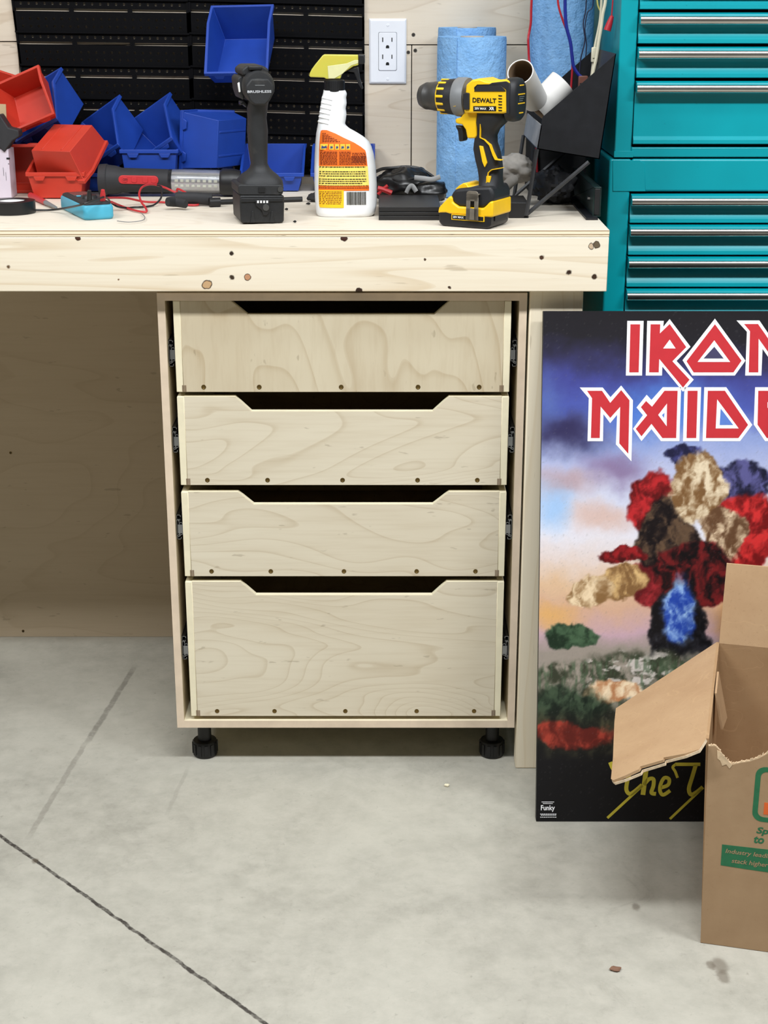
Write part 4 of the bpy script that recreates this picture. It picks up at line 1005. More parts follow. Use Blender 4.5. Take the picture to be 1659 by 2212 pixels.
cc = K([(765, 1768)])[0]; MB().lathe([(-.0048, .0052), (-.003, .0058)], (cc[0], 0, cc[1]), (0, 1, 0), 20).build('gauge_button', M_zinc, bat)
m = MB()
for x_ in (655, 820): m.prism(K([(x_-8, 1800), (x_+8, 1800), (x_+20, 1900), (x_-20, 1900)]), -.0012, .002)
m.build('battery_rib', M_batt, bat, bevel=.0005)

# ------------------------------------------------------------------ spray bottle
M_bot = plain('white_hdpe', (238, 240, 242), .38, var=.015)
bp_ = atz(748, 470, BZ); SF = Fr((bp_.x, bp_.y+.030, BZ+.0006))
sb = thing('spray_bottle', 'white spray bottle with yellow trigger head and orange back label', 'spray bottle', SF)
prof = [(605, 205, 450, .015), (640, 200, 472, .0165), (690, 185, 462, .017), (760, 175, 468, .018), (815, 166, 456, .0185), (880, 158, 466, .019), (945, 148, 458, .0195), (1000, 140, 448, .020), (1045, 132, 492, .0215), (1100, 122, 590, .0235), (1150, 117, 668, .025),
        (1200, 112, 722, .0265), (1260, 109, 752, .0275), (1350, 104, 778, .029), (1500, 100, 800, .030), (1700, 102, 812, .030), (1850, 108, 812, .030), (1950, 116, 806, .030), (2020, 124, 792, .0285), (2050, 138, 765, .026)]
sec = []
for yv, xa, xb, d_ in prof:
    (a, z), (b, _) = SF.uv(*c3(xa, yv)), SF.uv(*c3(xb, yv)); sec.append((z, a, b, d_))
z_b = sec[-1][0]; sec = [((z-z_b)*sec[0][0]/(sec[0][0]-z_b), a, b, d_) for z, a, b, d_ in sec]
def sup(c, e): return math.copysign(abs(c)**e, c)
def sec_loop(z, a, b, d_, n=48, e=.62): return [((a+b)/2+(b-a)/2*sup(math.cos(t), e), d_*sup(math.sin(t), e), z) for t in (2*math.pi*i/n for i in range(n))]
zs = np.array([s[0] for s in sec][::-1])
def sat(z): return [float(np.interp(z, zs, np.array([s[k] for s in sec][::-1]))) for k in (1, 2, 3)]
Zl = list(np.linspace(zs[-1], zs[0], 70))
MB().loft([sec_loop(z, *sat(z)) for z in Zl]).build('bottle', M_bot, sb, sharp=60)
m = MB()
for k in range(6):                                        # finger ridges on the neck
    y_ = 690+k*54; (a, z), (b, _) = SF.uv(*c3(192-k*9, y_), -.016), SF.uv(*c3(306-k*9, y_+26), -.016); d_ = sat((z+_)/2)[2]
    m.tube([(a, -d_*.60, z), (a+.3*(b-a), -d_*.88, z+(_-z)*.3), (b, -d_*.99, _)], .0017, 8, 5)
m.build('neck_ridges', M_bot, sb)
def front_y(x, z):
    a, b, d_ = sat(z); t = max(-1, min(1, (x-(a+b)/2)/((b-a)/2))); c = abs(t)**(1/.62); return -d_*max(0, 1-c*c)**(.31)
def patch(name, mt, P, lift, parent):
    """label patch: polygon given by left/right edges per row, laid on the bottle's front"""
    rows = [[SF.uv(*c3(xa, y_), -.028)+(0,), SF.uv(*c3(xb, y_), -.028)] for y_, xa, xb in P]
    vs, fs = [], []; nc = 14
    zz_ = []
    for i in range(len(rows)-1):
        for s_ in np.linspace(0, 1, 8)[:(8 if i == len(rows)-2 else 7)]:
            (xa, za_, *_), (xb, zb_) = rows[i]; (xc, zc_, *_), (xd, zd_) = rows[i+1]
            z = za_+(zc_-za_)*s_; x0_, x1_ = xa+(xc-xa)*s_, xb+(xd-xb)*s_
            vs += [(x0_+(x1_-x0_)*j/nc, front_y(x0_+(x1_-x0_)*j/nc, z)-lift, z) for j in range(nc+1)]; zz_.append(z)
    for i in range(len(zz_)-1):
        for j in range(nc): q_ = i*(nc+1)+j; fs.append((q_, q_+1, q_+nc+2, q_+nc+1))
    return MB().add(vs, fs).build(name, mt, parent)
M_lo = plain('label_orange', (236, 112, 30), .45, var=.03); M_lpy = plain('label_pale_yellow', (250, 226, 112), .45, var=.02); M_lyy = plain('label_yellow', (248, 196, 30), .45, var=.03)
lb = patch('back_label', M_lo, [(1062, 190, 240), (1070, 172, 262), (1100, 165, 340), (1150, 160, 440), (1200, 156, 550), (1250, 154, 630), (1290, 152, 678), (1320, 152, 688), (1480, 150, 706), (1700, 146, 722), (1748, 146, 724)], .0005, sb)
patch('directions_panel', M_lpy, [(1470, 150, 708), (1690, 144, 722)], .0008, lb)
patch('address_panel', M_lyy, [(1740, 146, 436), (1915, 152, 436), (1942, 162, 436)], .0008, lb)
def fine_print(name, mt, rows, parent, h=9, seed=1):
    rnd = random.Random(seed); m = MB()
    for y_, xa, xb in rows:
        x = xa
        while x < xb:
            w_ = rnd.uniform(10, 34); e_ = min(x+w_, xb)
            (a, z0_), (b, z1_) = SF.uv(*c3(x, y_+h), -.029), SF.uv(*c3(e_, y_), -.029)
            m.prism([(a, z0_), (b, z0_), (b, z1_), (a, z1_)], front_y((a+b)/2, z0_)-.0012, front_y((a+b)/2, z0_)-.0008); x = e_+rnd.uniform(4, 8)
    return m.build(name, mt, parent, smooth=False)
M_lbr = plain('label_brown_print', (120, 44, 18), .5); M_lbk = plain('label_dark_print', (48, 44, 30), .5)
fine_print('fine_print', M_lbr, [(1096+k*18, 190, 230+k*32) for k in range(6)] + [(1305+k*17, 166, 360) for k in range(9)] + [(1305+k*17, 385, 515 if k < 3 else 690) for k in range(9)] + [(1318+k*17, 530, 682) for k in range(7)], lb, 7, 3)
fine_print('fine_print', M_lbk, [(1474, 156, 680), (1526, 156, 690), (1550, 156, 680), (1576, 156, 690), (1612, 152, 690), (1636, 152, 690), (1660, 152, 650)], lb, 10, 5)
fine_print('fine_print', M_lbr, [(1688, 150, 716), (1712, 150, 720)] + [(1758+k*19, 156, 410) for k in range(7)] + [(1892, 156, 400)], lb, 7, 8)
m = MB(); rnd = random.Random(4)
M_ic = [plain('icon_yellow', (246, 206, 70), .5), plain('icon_blue', (70, 76, 120), .5)]
for j in (0, 1):
    m = MB()
    for k, (x_, w_) in enumerate(((168, 84), (270, 50), (335, 48), (396, 52), (458, 50))):
        pad = 0 if j == 0 else 9
        (a, z0_), (b, z1_) = SF.uv(*c3(x_+pad, 1282-(0 if j == 0 else 10)), -.029), SF.uv(*c3(x_+w_-pad, 1218+pad*1.8), -.029)
        m.prism([(a, z0_), (b, z0_), (b, z1_), (a, z1_)] if j == 0 else [(a, z0_), (b, z0_+.001), (b-.001, z1_), ((a+b)/2, z1_-.002), (a+.001, z1_)], front_y((a+b)/2, z0_)-.0011-.0004*j, front_y((a+b)/2, z0_)-.0006)
    m.build('pictogram', M_ic[j], lb, smooth=False)
m = MB(); x = 470
while x < 686:
    w_ = rnd.choice((3, 4, 6, 9)); (a, z0_), (b, z1_) = SF.uv(*c3(x, 1908), -.029), SF.uv(*c3(x+w_, 1762), -.029)
    m.prism([(a, z0_), (b, z0_), (b, z1_), (a, z1_)], front_y((a+b)/2, z0_)-.0008, front_y((a+b)/2, z0_)+.0002); x += w_+rnd.choice((3, 5, 7))
m.build('barcode', M_lbk, sb, smooth=False)
nk = SF.uv(*c3(330, 545)); nt, nb = SF.uv(*c3(330, 485))[1], SF.uv(*c3(330, 600))[1]; nr = (SF.uv(*c3(444, 545))[0]-SF.uv(*c3(216, 545))[0])/2
m = MB().lathe([(nb-.002, nr), (nt-.001, nr*.97), (nt, nr*.9)], (nk[0], 0, 0), (0, 0, 1), 40)
for k in range(36):
    a = 2*math.pi*k/36; m.box(-.0006, .0006, -.0005, .0005, nb, nt-.002, Matrix.Translation((nk[0]+nr*math.cos(a), nr*math.sin(a), 0)) @ Matrix.Rotation(a, 4, 'Z'))
m.build('cap_collar', M_black, sb)
ty = NT('yellow_translucent_plastic'); ty.base(lin((226, 216, 92))); ty.set(Roughness=.3, Transmission_Weight=.25, Subsurface_Weight=.2); M_ty = ty.m
T3 = [(45, 440), (52, 405), (75, 360), (110, 312), (165, 245), (195, 208), (215, 197), (600, 202), (602, 318), (545, 330), (500, 360), (450, 392), (415, 412), (400, 470), (240, 474), (215, 458), (60, 452)]
hd = MB().prism(SF.uvs(C3(T3)), -.012, .012).build('trigger_head', M_ty, sb, bevel=.004, seg=3)
MB().prism(SF.uvs(C3([(250, 330), (470, 300), (560, 262), (600, 262), (600, 300), (520, 325), (420, 420), (330, 474), (260, 474)]), -.0125), -.0126, -.011).build('pump_body', plain('pale_inner_pump', (214, 212, 160), .5), hd, bevel=.0006)
m = MB(); m.box(*[SF.uv(*c3(x_, 260))[0] for x_ in (598, 674)], -.0115, .0115, SF.uv(*c3(600, 306))[1], SF.uv(*c3(600, 196))[1]); m.build('nozzle', M_black, sb, bevel=.002)
tr = [(470, 372), (540, 348), (600, 335), (610, 400), (618, 470), (640, 530), (658, 588), (640, 592), (600, 530), (572, 450), (552, 398), (500, 392)]
MB().prism(SF.uvs(C3(tr)), -.008, .008).build('trigger', M_black, sb, bevel=.002)

# ------------------------------------------------------------------ small black case and goggles
a, b = atz(818, 476, BZ), atz(951, 474, BZ)
cs_ = thing('flat_case', 'flat black hinged case between the spray bottle and the yellow drill', 'case', loc=(a.x, a.y, BZ))
w_ = b.x-a.x; h1_ = at(850, 447, a.y).z-BZ; dp = atz(850, 421, BZ+h1_).y-a.y
MB().box(0, w_, 0, dp, .0005, h1_*.33).box(.0012, w_-.0012, .0012, dp, h1_*.33, h1_*.38).box(0, w_, 0, dp, h1_*.38, h1_*.62).build('lower_shell', M_black, cs_, bevel=.001)
MB().box(.001, w_-.001, .001, dp, h1_*.62, h1_*.67).box(0, w_, 0, dp, h1_*.67, h1_).build('lid', M_black, cs_, bevel=.0014)
gy = .30; P = lambda x, y, Y=gy: at(*c3(x, y), Y)
gl = thing('safety_goggles', 'crumpled black goggles with grey strap behind the flat black case', 'goggles', loc=(P(1180, 1700).x, gy, BZ))
cn = P(1150, 1660); lc = lambda v: Vector((v.x-gl.location.x, v.y-gl.location.y, v.z-BZ))
M_glo = plain('glossy_black_rubber', (20, 20, 21), .32, var=.1)
zc_ = cn.z-BZ
body = MB().blob((lc(P(1120, 1660)).x, 0, .029), (.056, .04, .034), .17, 2.0, 11, 48, 30, flatbase=.0012).build('goggle_body', M_glo, gl, sharp=60)
MB().blob((lc(P(1390, 1720)).x, -.02, .022), (.034, .03, .022), .18, 2.0, 17, 36, 20, flatbase=.0012).build('nose_pad', M_glo, gl, sharp=60)
MB().tube([lc(P(800, 1530, gy+.02)), lc(P(880, 1500, gy+.01)), lc(P(1000, 1490)), lc(P(1150, 1478)), lc(P(1300, 1500)), lc(P(1420, 1570)), lc(P(1480, 1620))], .003, 8, 6).build('frame_rim', M_black, gl)
MB().tube([lc(P(830, 1600)), lc(P(900, 1590)), lc(P(1000, 1620, gy-.03)), lc(P(1100, 1640, gy-.035)), lc(P(1250, 1600, gy-.03)), lc(P(1380, 1600, gy-.02))], .0022, 8, 6).build('frame_rim', M_black, gl)
M_gs = plain('grey_strap', (150, 150, 150), .7, var=.12)
MB().tube([lc(P(1240, 1600, gy-.045)), lc(P(1340, 1610, gy-.05)), lc(P(1440, 1620, gy-.05)), lc(P(1530, 1590, gy-.045))], .0045, 8, 6, flat=.35).build('strap', M_gs, gl)
MB().tube([lc(P(1145, 1775, gy-.058)), lc(P(1175, 1715, gy-.055)), lc(P(1215, 1695, gy-.052)), lc(P(1260, 1760, gy-.055))], .0042, 8, 6, flat=.4).build('strap', M_gs, gl)
gy2 = .255
rl = thing('red_clip', 'red plastic clip half hidden between the bottle and the goggles', 'clip', loc=(P(900, 1750, gy2).x, gy2, BZ))
r0 = lambda x, y: Vector((P(x, y, gy2).x-rl.location.x, 0, P(x, y, gy2).z-BZ))
MB().tube([r0(825, 1790), r0(870, 1740), r0(935, 1690)], .003, 8, 5).build('clip_arm', M_redrub, rl)
MB().tube([r0(820, 1720), r0(880, 1735), r0(980, 1775)], .0045, 8, 5).build('clip_arm', M_redrub, rl)
dk = atz(668, 436, BZ)
tag(MB().blob((0, 0, .008), (.013, .012, .0085), .3, 2, 4, 20, 12, flatbase=.0006).build('rubber_scrap', M_rubber), 'small black rubber scrap on the bench behind the bottle', 'scrap').location = (dk.x+.01, dk.y, BZ)
for px_, py_, r_, lab in ((619, 455, .003, 'tiny dark speck beside the black driver battery'), (666, 443, .004, 'dark crumb on the bench near the spray bottle'), (637, 482, .0028, 'tiny dark crumb near the bench front edge')):
    p = atz(px_, py_, BZ); o = tag(MB().blob((0, 0, .0015), (r_, r_*.7, .0018), .3, 2, 4, 10, 8).build('crumb', M_dark), lab, 'crumb', 'crumbs on the bench'); o.location = (p.x, p.y, BZ+.0012)

# ------------------------------------------------------------------ flashlight work lamp
fy = .395
fa, fb_ = at(216, 388, fy), at(520, 394, fy)
FL = thing('flashlight', 'black work flashlight with red switch strip and clear LED lens', 'flashlight', loc=(fa.x, fy, fa.z), group=None)
FL.rotation_euler = (0, math.asin((fa.z-fb_.z)/(fb_-fa).length), 0)
s1 = (fb_-fa).length/(520-216); fx_ = lambda px: (px-216)*s1; fr_ = lambda rpx: rpx*s1
m = MB().lathe([(fx_(217), fr_(27)), (fx_(216), fr_(33)), (fx_(232), fr_(34)), (fx_(234), fr_(32)), (fx_(252), fr_(30)), (fx_(264), fr_(26)), (fx_(365), fr_(25)), (fx_(372), fr_(24))], (0, 0, 0), (1, 0, 0), 40)
m.build('handle_body', M_rubber, FL)
for k in range(0): pass
MB().lathe([(fx_(476), fr_(25)), (fx_(482), fr_(29)), (fx_(505), fr_(29)), (fx_(520), fr_(25)), (fx_(523), fr_(12))], (0, 0, 0), (1, 0, 0), 36).build('end_cap', M_black, FL)
sw = rr(fx_(260), -fr_(9), fx_(346), fr_(9), fr_(8.9))
swz = fr_(4); MB().prism([(x_, z_+swz) for x_, z_ in sw], -fr_(27.5), -fr_(20)).build('switch_strip', M_redrub, FL, bevel=.0012)
m = MB()
for x_ in (268, 288, 312, 330): m.prism(rr(fx_(x_), swz-fr_(5.5), fx_(x_+12), swz+fr_(5.5), fr_(4)), -fr_(28.6), -fr_(27))
m.build('switch_buttons', M_redrub, FL, bevel=.0005)
m = MB(); text_mb(m, 'OFF', fx_(270), swz-fr_(3), fx_(280), swz+fr_(3), -fr_(28.8)); m.build('switch_lettering', M_dark, FL)
MB().lathe([(fx_(364), fr_(20)), (fx_(478), fr_(20))], (0, 0, 0), (1, 0, 0), 32).build('reflector', plain('silver_reflector', (214, 214, 216), .25, .6), FL)
led = plain('led_chip', (250, 248, 230), .3)
m = MB()
for k in range(8):
    for dz in (-6, 4):
        m.box(fx_(380+k*12), fx_(387+k*12), -fr_(21.5), -fr_(19), fr_(dz-3), fr_(dz+2))
m.build('led_array', led, FL)
tl_ = NT('clear_lens'); tl_.base(lin((244, 246, 250))); tl_.set(Roughness=.08, Transmission_Weight=1.0, IOR=1.3); 
MB().lathe([(fx_(362), fr_(22)), (fx_(366), fr_(25.5)), (fx_(474), fr_(26)), (fx_(479), fr_(23))], (0, 0, 0), (1, 0, 0), 40).build('lens', tl_.m, FL)

# ------------------------------------------------------------------ multimeter, tape, leads
M_tealm = plain('light_blue_shell', (72, 168, 196), .45, var=.05)
m0 = atz(182, 477, BZ); m1 = atz(248, 473, BZ)
ma = math.atan2(m1.y-m0.y, m1.x-m0.x); mw = math.hypot(m1.x-m0.x, m1.y-m0.y)
mm = thing('multimeter', 'light blue and black multimeter lying on the bench', 'multimeter', loc=(m0.x, m0.y, BZ), rz=ma)
mL, mH = .165, .026
MB().loft([[(a, b, z) for a, b in rr(i, i, mw-i, mL-i, .008, 4)] for i, z in ((.002, .0005), (0, .004), (0, mH-.006), (.0015, mH-.002))]).build('shell', M_tealm, mm, bevel=.001, sharp=50)
MB().loft([[(a, b, z) for a, b in rr(i, i+.004, mw-i, mL-i-.002, .007, 4)] for i, z in ((.002, mH-.004), (.003, mH+.0015), (.006, mH+.003))]).build('face_panel', M_rubber, mm, bevel=.0008, sharp=50)
MB().box(mw*.2, mw*.8, mL*.62, mL*.9, mH+.003, mH+.0038).build('display', plain('lcd_grey', (70, 74, 72), .25), mm, bevel=.0005)
MB().lathe([(mH+.0025, .014), (mH+.007, .0125), (mH+.0085, .011)], (mw/2, mL*.36, 0), (0, 0, 1), 28).build('dial', M_black, mm)
MB().box(mw*.22, mw*.36, mL*.52, mL*.56, mH+.003, mH+.0048).build('button', M_tealm, mm, bevel=.0006)
for dx, mt in ((.28, M_black), (.72, M_redrub)):
    MB().lathe([(0, .0045), (.012, .0045), (.02, .003)], (mw*dx, .016, mH+.0025), (0, -.25, 1), 14).build('lead_plug', mt, mm)
def wire(name, label, pts, r, mt, cat='wire', group=None):
    return tag(MB().tube([Vector((p.x, p.y, max(p.z, BZ+r+.0008))) for p in catmull(pts, 6)], r, 8, 0).build(name, mt), label, cat, group)
A1 = lambda x, y, Y: at(*c1(x, y), Y)
A2 = lambda x, y, Y: at(*c2(x, y), Y)
def Bz(cx, cy, z=.0036, f=c1): return atz(*f(cx, cy), BZ+z)
wire('test_lead', 'red multimeter test lead curling in front of the flashlight',
     [Bz(905, 1690, .03), A1(985, 1688, .22), A1(1090, 1692, .26), A1(1240, 1722, .28), A1(1400, 1726, .29), A1(1560, 1752, .28), A2(60, 1772, .26), A2(150, 1776, .25), A2(190, 1738, .26), A2(120, 1668, .30), A2(20, 1612, .33),
      A1(1500, 1640, .335), A1(1400, 1598, .33), A1(1300, 1574, .31), A1(1220, 1592, .28), A1(1188, 1650, .25), A1(1205, 1722, .22), A1(1240, 1770, .19), Bz(1245, 1808, .0036), Bz(1150, 1795, .0036), Bz(1040, 1760, .0042), Bz(950, 1722, .02)], .0019, M_redrub, 'wire', 'multimeter leads')
wire('test_lead', 'black multimeter test lead running from the tape roll past the meter',
     [Bz(285, 1792), Bz(430, 1792), Bz(560, 1775, .012), Bz(700, 1745, .03), Bz(830, 1700, .036), Bz(900, 1682, .034), A1(950, 1730, .20), A1(1010, 1765, .19), A1(1120, 1775, .22), A1(1230, 1782, .23), A1(1320, 1745, .25), A1(1375, 1685, .27), A1(1378, 1600, .30), A1(1340, 1580, .32)], .0017, M_black, 'wire', 'multimeter leads')
wire('test_lead', 'thin grey wire end curling on the bench in front of the red lead', [Bz(1200, 1815), Bz(1235, 1850), Bz(1215, 1880), Bz(1100, 1895), Bz(1000, 1885)], .0007, M_grey, 'wire')
pr = thing('probe', 'red test probe lying in front of the front red bin', 'probe', loc=tuple(Bz(270, 1665, 0)))
d0, d1, d2 = Bz(262, 1668, .006), Bz(390, 1728, .006), Bz(480, 1772, .005); o_ = pr.location
MB().tube([d0-o_, (d0+d1)/2-o_, d1-o_], lambda s: .0058-.0012*s, 12, 4).build('probe_handle', M_redrub, pr)
MB().tube([d1-o_, (d1+d2)/2-o_, d2-o_], lambda s: .0045-.0022*s, 12, 4).build('probe_tip', M_grey, pr)
t0 = atz(21, 463, BZ)
tp_ = thing('tape_roll', 'roll of black electrical tape lying flat at the left edge of the bench', 'tape', loc=(t0.x, t0.y+.02, BZ))
MB().lathe([(.0005, .040), (.021, .040), (.0214, .0385), (.0214, .0225), (.0005, .0225)], (0, 0, 0), (0, 0, 1), 48, close=True).build('tape_winding', M_glo, tp_)
MB().lathe([(.0005, .0224), (.0200, .0224), (.0200, .0200), (.0005, .0200)], (0, 0, 0), (0, 0, 1), 40, close=True).build('tape_core', M_offwhite, tp_)

# ------------------------------------------------------------------ tools lying behind the meter and driver
y_ = .31
kn = thing('utility_knife', 'black folding knife handle lying before the flashlight', 'knife', loc=tuple(atz(412, 450, BZ)))
kn.location.z += .004; kk = Vector(kn.location) - Vector((0, 0, .004)); g2 = lambda x, y, Y: at(x, y, Y)-kk
MB().tube([g2(362, 441, .2), g2(380, 441, .215), g2(402, 446, .2)], lambda s: .009-.003*abs(s-.4), 14, 6, flat=.7).build('knife_tip', M_rubber, kn)
MB().tube([g2(380, 433, .26), g2(420, 433, .26), g2(458, 436, .26)], .0105, 14, 6, flat=.7).build('knife_handle', M_rubber, kn)
bar = thing('pry_bar', 'long thin black bar lying behind the black driver', 'bar', loc=tuple(atz(555, 440, BZ)))
kk2 = bar.location; g3 = lambda x, y, z: atz(x, y, BZ+z)-kk2
MB().tube([g3(455, 437, .005), g3(560, 433, .005), g3(653, 430, .005)], .0045, 8, 4, flat=.8).build('bar_shaft', M_black, bar)
MB().tube([g3(452, 437, .0085), g3(462, 436.6, .0085), g3(476, 436.2, .0085)], .008, 12, 4).build('bar_collar', M_black, bar)

# ------------------------------------------------------------------ carton at the left edge
lo = atz(27, 428, BZ)
pk = thing('product_carton', 'pale printed carton with black and tan top at the left picture edge', 'carton', loc=(lo.x, lo.y-.005, BZ))
ch = at(27, 322, lo.y).z-BZ
M_pk = plain('lilac_carton', (206, 196, 208), .55, var=.04)
cb = MB().box(-.14, 0, 0, .045, .0005, ch).build('carton_body', M_pk, pk, bevel=.001)
m = MB()
for a, b, c_, d_ in ((1345, 1360, 55, 85), (1430, 1500, 28, 32), (1470, 1540, 50, 54), (1395, 1400, 70, 78)):
    q = [at(*c1(x_, yv), lo.y-.005)-pk.location for x_, yv in ((c_, a), (d_, b))]
    m.box(q[0].x, q[1].x, -.0006, .0004, q[1].z, q[0].z)
m.build('carton_print', M_dark, cb)
blk = [at(*c1(x_, yv), lo.y-.005)-pk.location for x_, yv in ((-140, 1010), (0, 975), (75, 1090), (160, 1110), (168, 1165), (110, 1200), (40, 1300), (-20, 1240), (-140, 1240))]
MB().prism([(p.x, p.z) for p in blk], -.004, .028).build('carton_insert', M_rubber, pk, bevel=.002)
tn = [at(*c1(x_, yv), lo.y+.03)-pk.location for x_, yv in ((-140, 880), (55, 888), (65, 1090), (0, 985), (-140, 985))]
MB().prism([(p.x, p.z) for p in tn], .029, .032).build('carton_flap', plain('tan_card', (196, 170, 132), .7), pk)

# ------------------------------------------------------------------ black sheet metal hopper with cardboard tubes, right end
hy = .10
M_sheet = plain('black_sheet_metal', (23, 24, 28), .5, var=.2, scale=60, spec=.35)
M_sheetg = M_sheet
HPd = .26
A_, B_h, C_h, D_h = [at(x_, yv, hy) for x_, yv in ((1331, 116), (1172, 253), (1160, 322), (1295, 344))]
hp = thing('parts_hopper', 'black sheet metal hopper on thin legs holding cardboard tubes', 'hopper', loc=(B_h.x, hy, BZ))
hl = lambda p, y=0.0: (p.x-hp.location.x, y, p.z-BZ)
q = [hl(p) for p in (A_, B_h, C_h, D_h)]
def quad_sheet(P, n, t=.0015): n = Vector(n)*t; P = [Vector(p) for p in P]; return MB().loft([P, [p+n for p in P]])
m = quad_sheet(q, (0, 1, 0)); m.build('side_plate', M_sheet, hp, smooth=False)
qb = [(p[0], HPd, p[2]) for p in q]; quad_sheet(qb, (0, -1, 0)).build('side_plate', M_sheet, hp, smooth=False)
M_sheet_lit = plain('black_sheet_lit_side', (138, 138, 138), .55, .0, var=.15, scale=30)  # light on the hopper's left plate put into a paler grey colour
q1d = tuple(Vector(q[1])*.75+Vector(q[2])*.25); quad_sheet([q1d, q[2], qb[2], (q1d[0], HPd, q1d[2])], (1, 0, 0)).build('front_plate', M_sheet_lit, hp, smooth=False)
quad_sheet([q[2], q[3], qb[3], qb[2]], (0, 0, 1)).build('floor_plate', M_sheet, hp, smooth=False)
quad_sheet([q[3], q[0], qb[0], qb[3]], (-1, 0, 0)).build('rear_plate', M_sheet, hp, smooth=False)
M_legs = plain('grey_black_steel_leg', (58, 59, 62), .45, .2, var=.2, scale=60)
def rod(a, b, w=.0034, mt=M_legs, nm='leg'): return MB().tube([Vector(a), (Vector(a)+Vector(b))/2, Vector(b)], w, 4, 0, flat=.5).build(nm, mt, hp, smooth=False)
ft = [hl(at(x_, yv, hy)) for x_, yv in ((1133, 462), (1137, 476))]
fz = (ft[1][0], .004, .0045)
rod(q[2], fz); rod(hl(at(1272, 350, hy), .0), (fz[0], .01, .0045)); rod((q[2][0], HPd, q[2][2]), (fz[0], HPd, .0045)); rod(hl(at(1272, 350, hy), HPd), (fz[0], HPd, .0045))
MB().box(fz[0]-.03, fz[0]+.003, .004, .10, .0005, .026).build('base_block', M_black, hp, bevel=.001)
MB().box(fz[0]-.004, fz[0]+.004, 0.004, HPd, 0.0005, .003).build('base_rail', M_sheet, hp)
# tubes
M_tube = plain('white_cardboard_tube', (226, 224, 220), .75, var=.04, scale=20, bump=.1, bscale=60)
M_tubein = plain('brown_tube_inside', (120, 98, 74), .85, var=.1)
ctr = at(1124, 155, .130)
ax_ = (at(1163, 232, .235) - ctr); ax_.normalize()
tb = thing('cardboard_tube', 'white cardboard tube with its dark open end facing the room', 'cardboard tube', loc=tuple(ctr))
Lt, rt = .100, .0222
MB().lathe([(0, rt), (Lt, rt), (Lt, rt-.0016), (0, rt-.0016)], (0, 0, 0), ax_, 44, close=True).build('tube_wall', M_tube, tb)
MB().lathe([(.0012, rt-.0017), (Lt, rt-.0017), (Lt, rt-.0022), (.0012, rt-.0022)], (0, 0, 0), ax_, 44, close=True).build('tube_lining', M_tubein, tb)
b0, b1 = at(*c5(1302, 508), .262), at(*c5(1190, 628), .255)
ax2 = b1-b0; ax2.normalize(); L2 = .066
tb2 = thing('cardboard_tube', 'white cardboard tube lying crosswise in the hopper behind the open one', 'cardboard tube', loc=tuple(b0))
MB().lathe([(0, rt*1.12), (L2, rt*1.12), (L2, rt*1.04), (0, rt*1.04)], (0, 0, 0), ax2, 44, close=True).build('tube_wall', M_tube, tb2)
MB().lathe([(.0012, rt*1.035), (L2, rt*1.035), (L2, rt*1.01), (.0012, rt*1.01)], (0, 0, 0), ax2, 44, close=True).build('tube_lining', M_tubein, tb2)

# glove behind the drill
gb = atz(1116, 432, BZ); M_gl = plain('grey_work_glove', (146, 142, 136), .85, var=.14, scale=40, bump=.4, bscale=120)
gv = thing('work_glove', 'crumpled grey work glove behind the yellow drill grip', 'glove', loc=(gb.x, .235, BZ))
G = lambda x, y, Y=.235: at(*c4(x, y), Y)-gv.location
MB().blob(G(830, 950), (.034, .03, .024), .22, 2.0, 31, 44, 28, flatbase=.001).build('palm', M_gl, gv, sharp=60)
MB().tube([G(745, 1000), G(745, 960), G(770, 920), G(860, 905), G(920, 915)], lambda s: .011-.003*s, 14, 6).build('finger', M_gl, gv)
MB().tube([G(920, 930), G(900, 985), G(850, 1010), G(820, 1030)], lambda s: .011-.002*s, 14, 6).build('finger', M_gl, gv)
MB().tube([G(760, 1100, .2), G(800, 1060, .2), G(830, 1040, .21)], lambda s: .009, 12, 6).build('cuff', M_gl, gv)
gsup = atz(1105, 440, BZ)
rag2 = tag(MB().blob((0, 0, .03), (.036, .05, .032), .3, 2.2, 47, 40, 24, flatbase=.0006).build('shop_rag', M_rubber), 'dark crumpled cloth in the shade under the black hopper', 'rag'); rag2.location = (at(1198, 400, .30).x, .30, BZ+.0006)
# square steel bar on the bench end
M_bar = plain('green_black_steel', (34, 52, 50), .4, .4, var=.25, scale=50)
e0 = at(1281, 463, .10); e1 = at(1299, 405, .10)
sbq = thing('steel_bar', 'dark green square steel bar lying at the right end of the bench', 'bar', loc=(e0.x, .10, BZ))
bw, bh0, bh1 = e1.x-e0.x, .004, e1.z-BZ
m = MB(); tt = .0025
m.box(0, tt, 0, .27, bh0, bh1).box(bw-tt, bw, 0, .27, bh0, bh1).box(0, bw, 0, .34, bh1-tt, bh1).box(0, bw, 0, .27, bh0, bh0+tt).build('tube_body', M_bar, sbq, bevel=.0006)
MB().box(.0015, bw-.0015, -.0015, .004, bh0+.002, bh1-.002).build('end_plug', M_black, sbq, bevel=.0008)
MB().box(-.014, bw-.006, -.02, .27, .0005, .004).build('foot_flange', M_sheet, sbq)
MB().lathe([(-.004, .0035), (0, .004)], (0, .05, (bh0+bh1)/2), (1, 0, 0), 6).build('bolt_head', M_zinc, sbq)

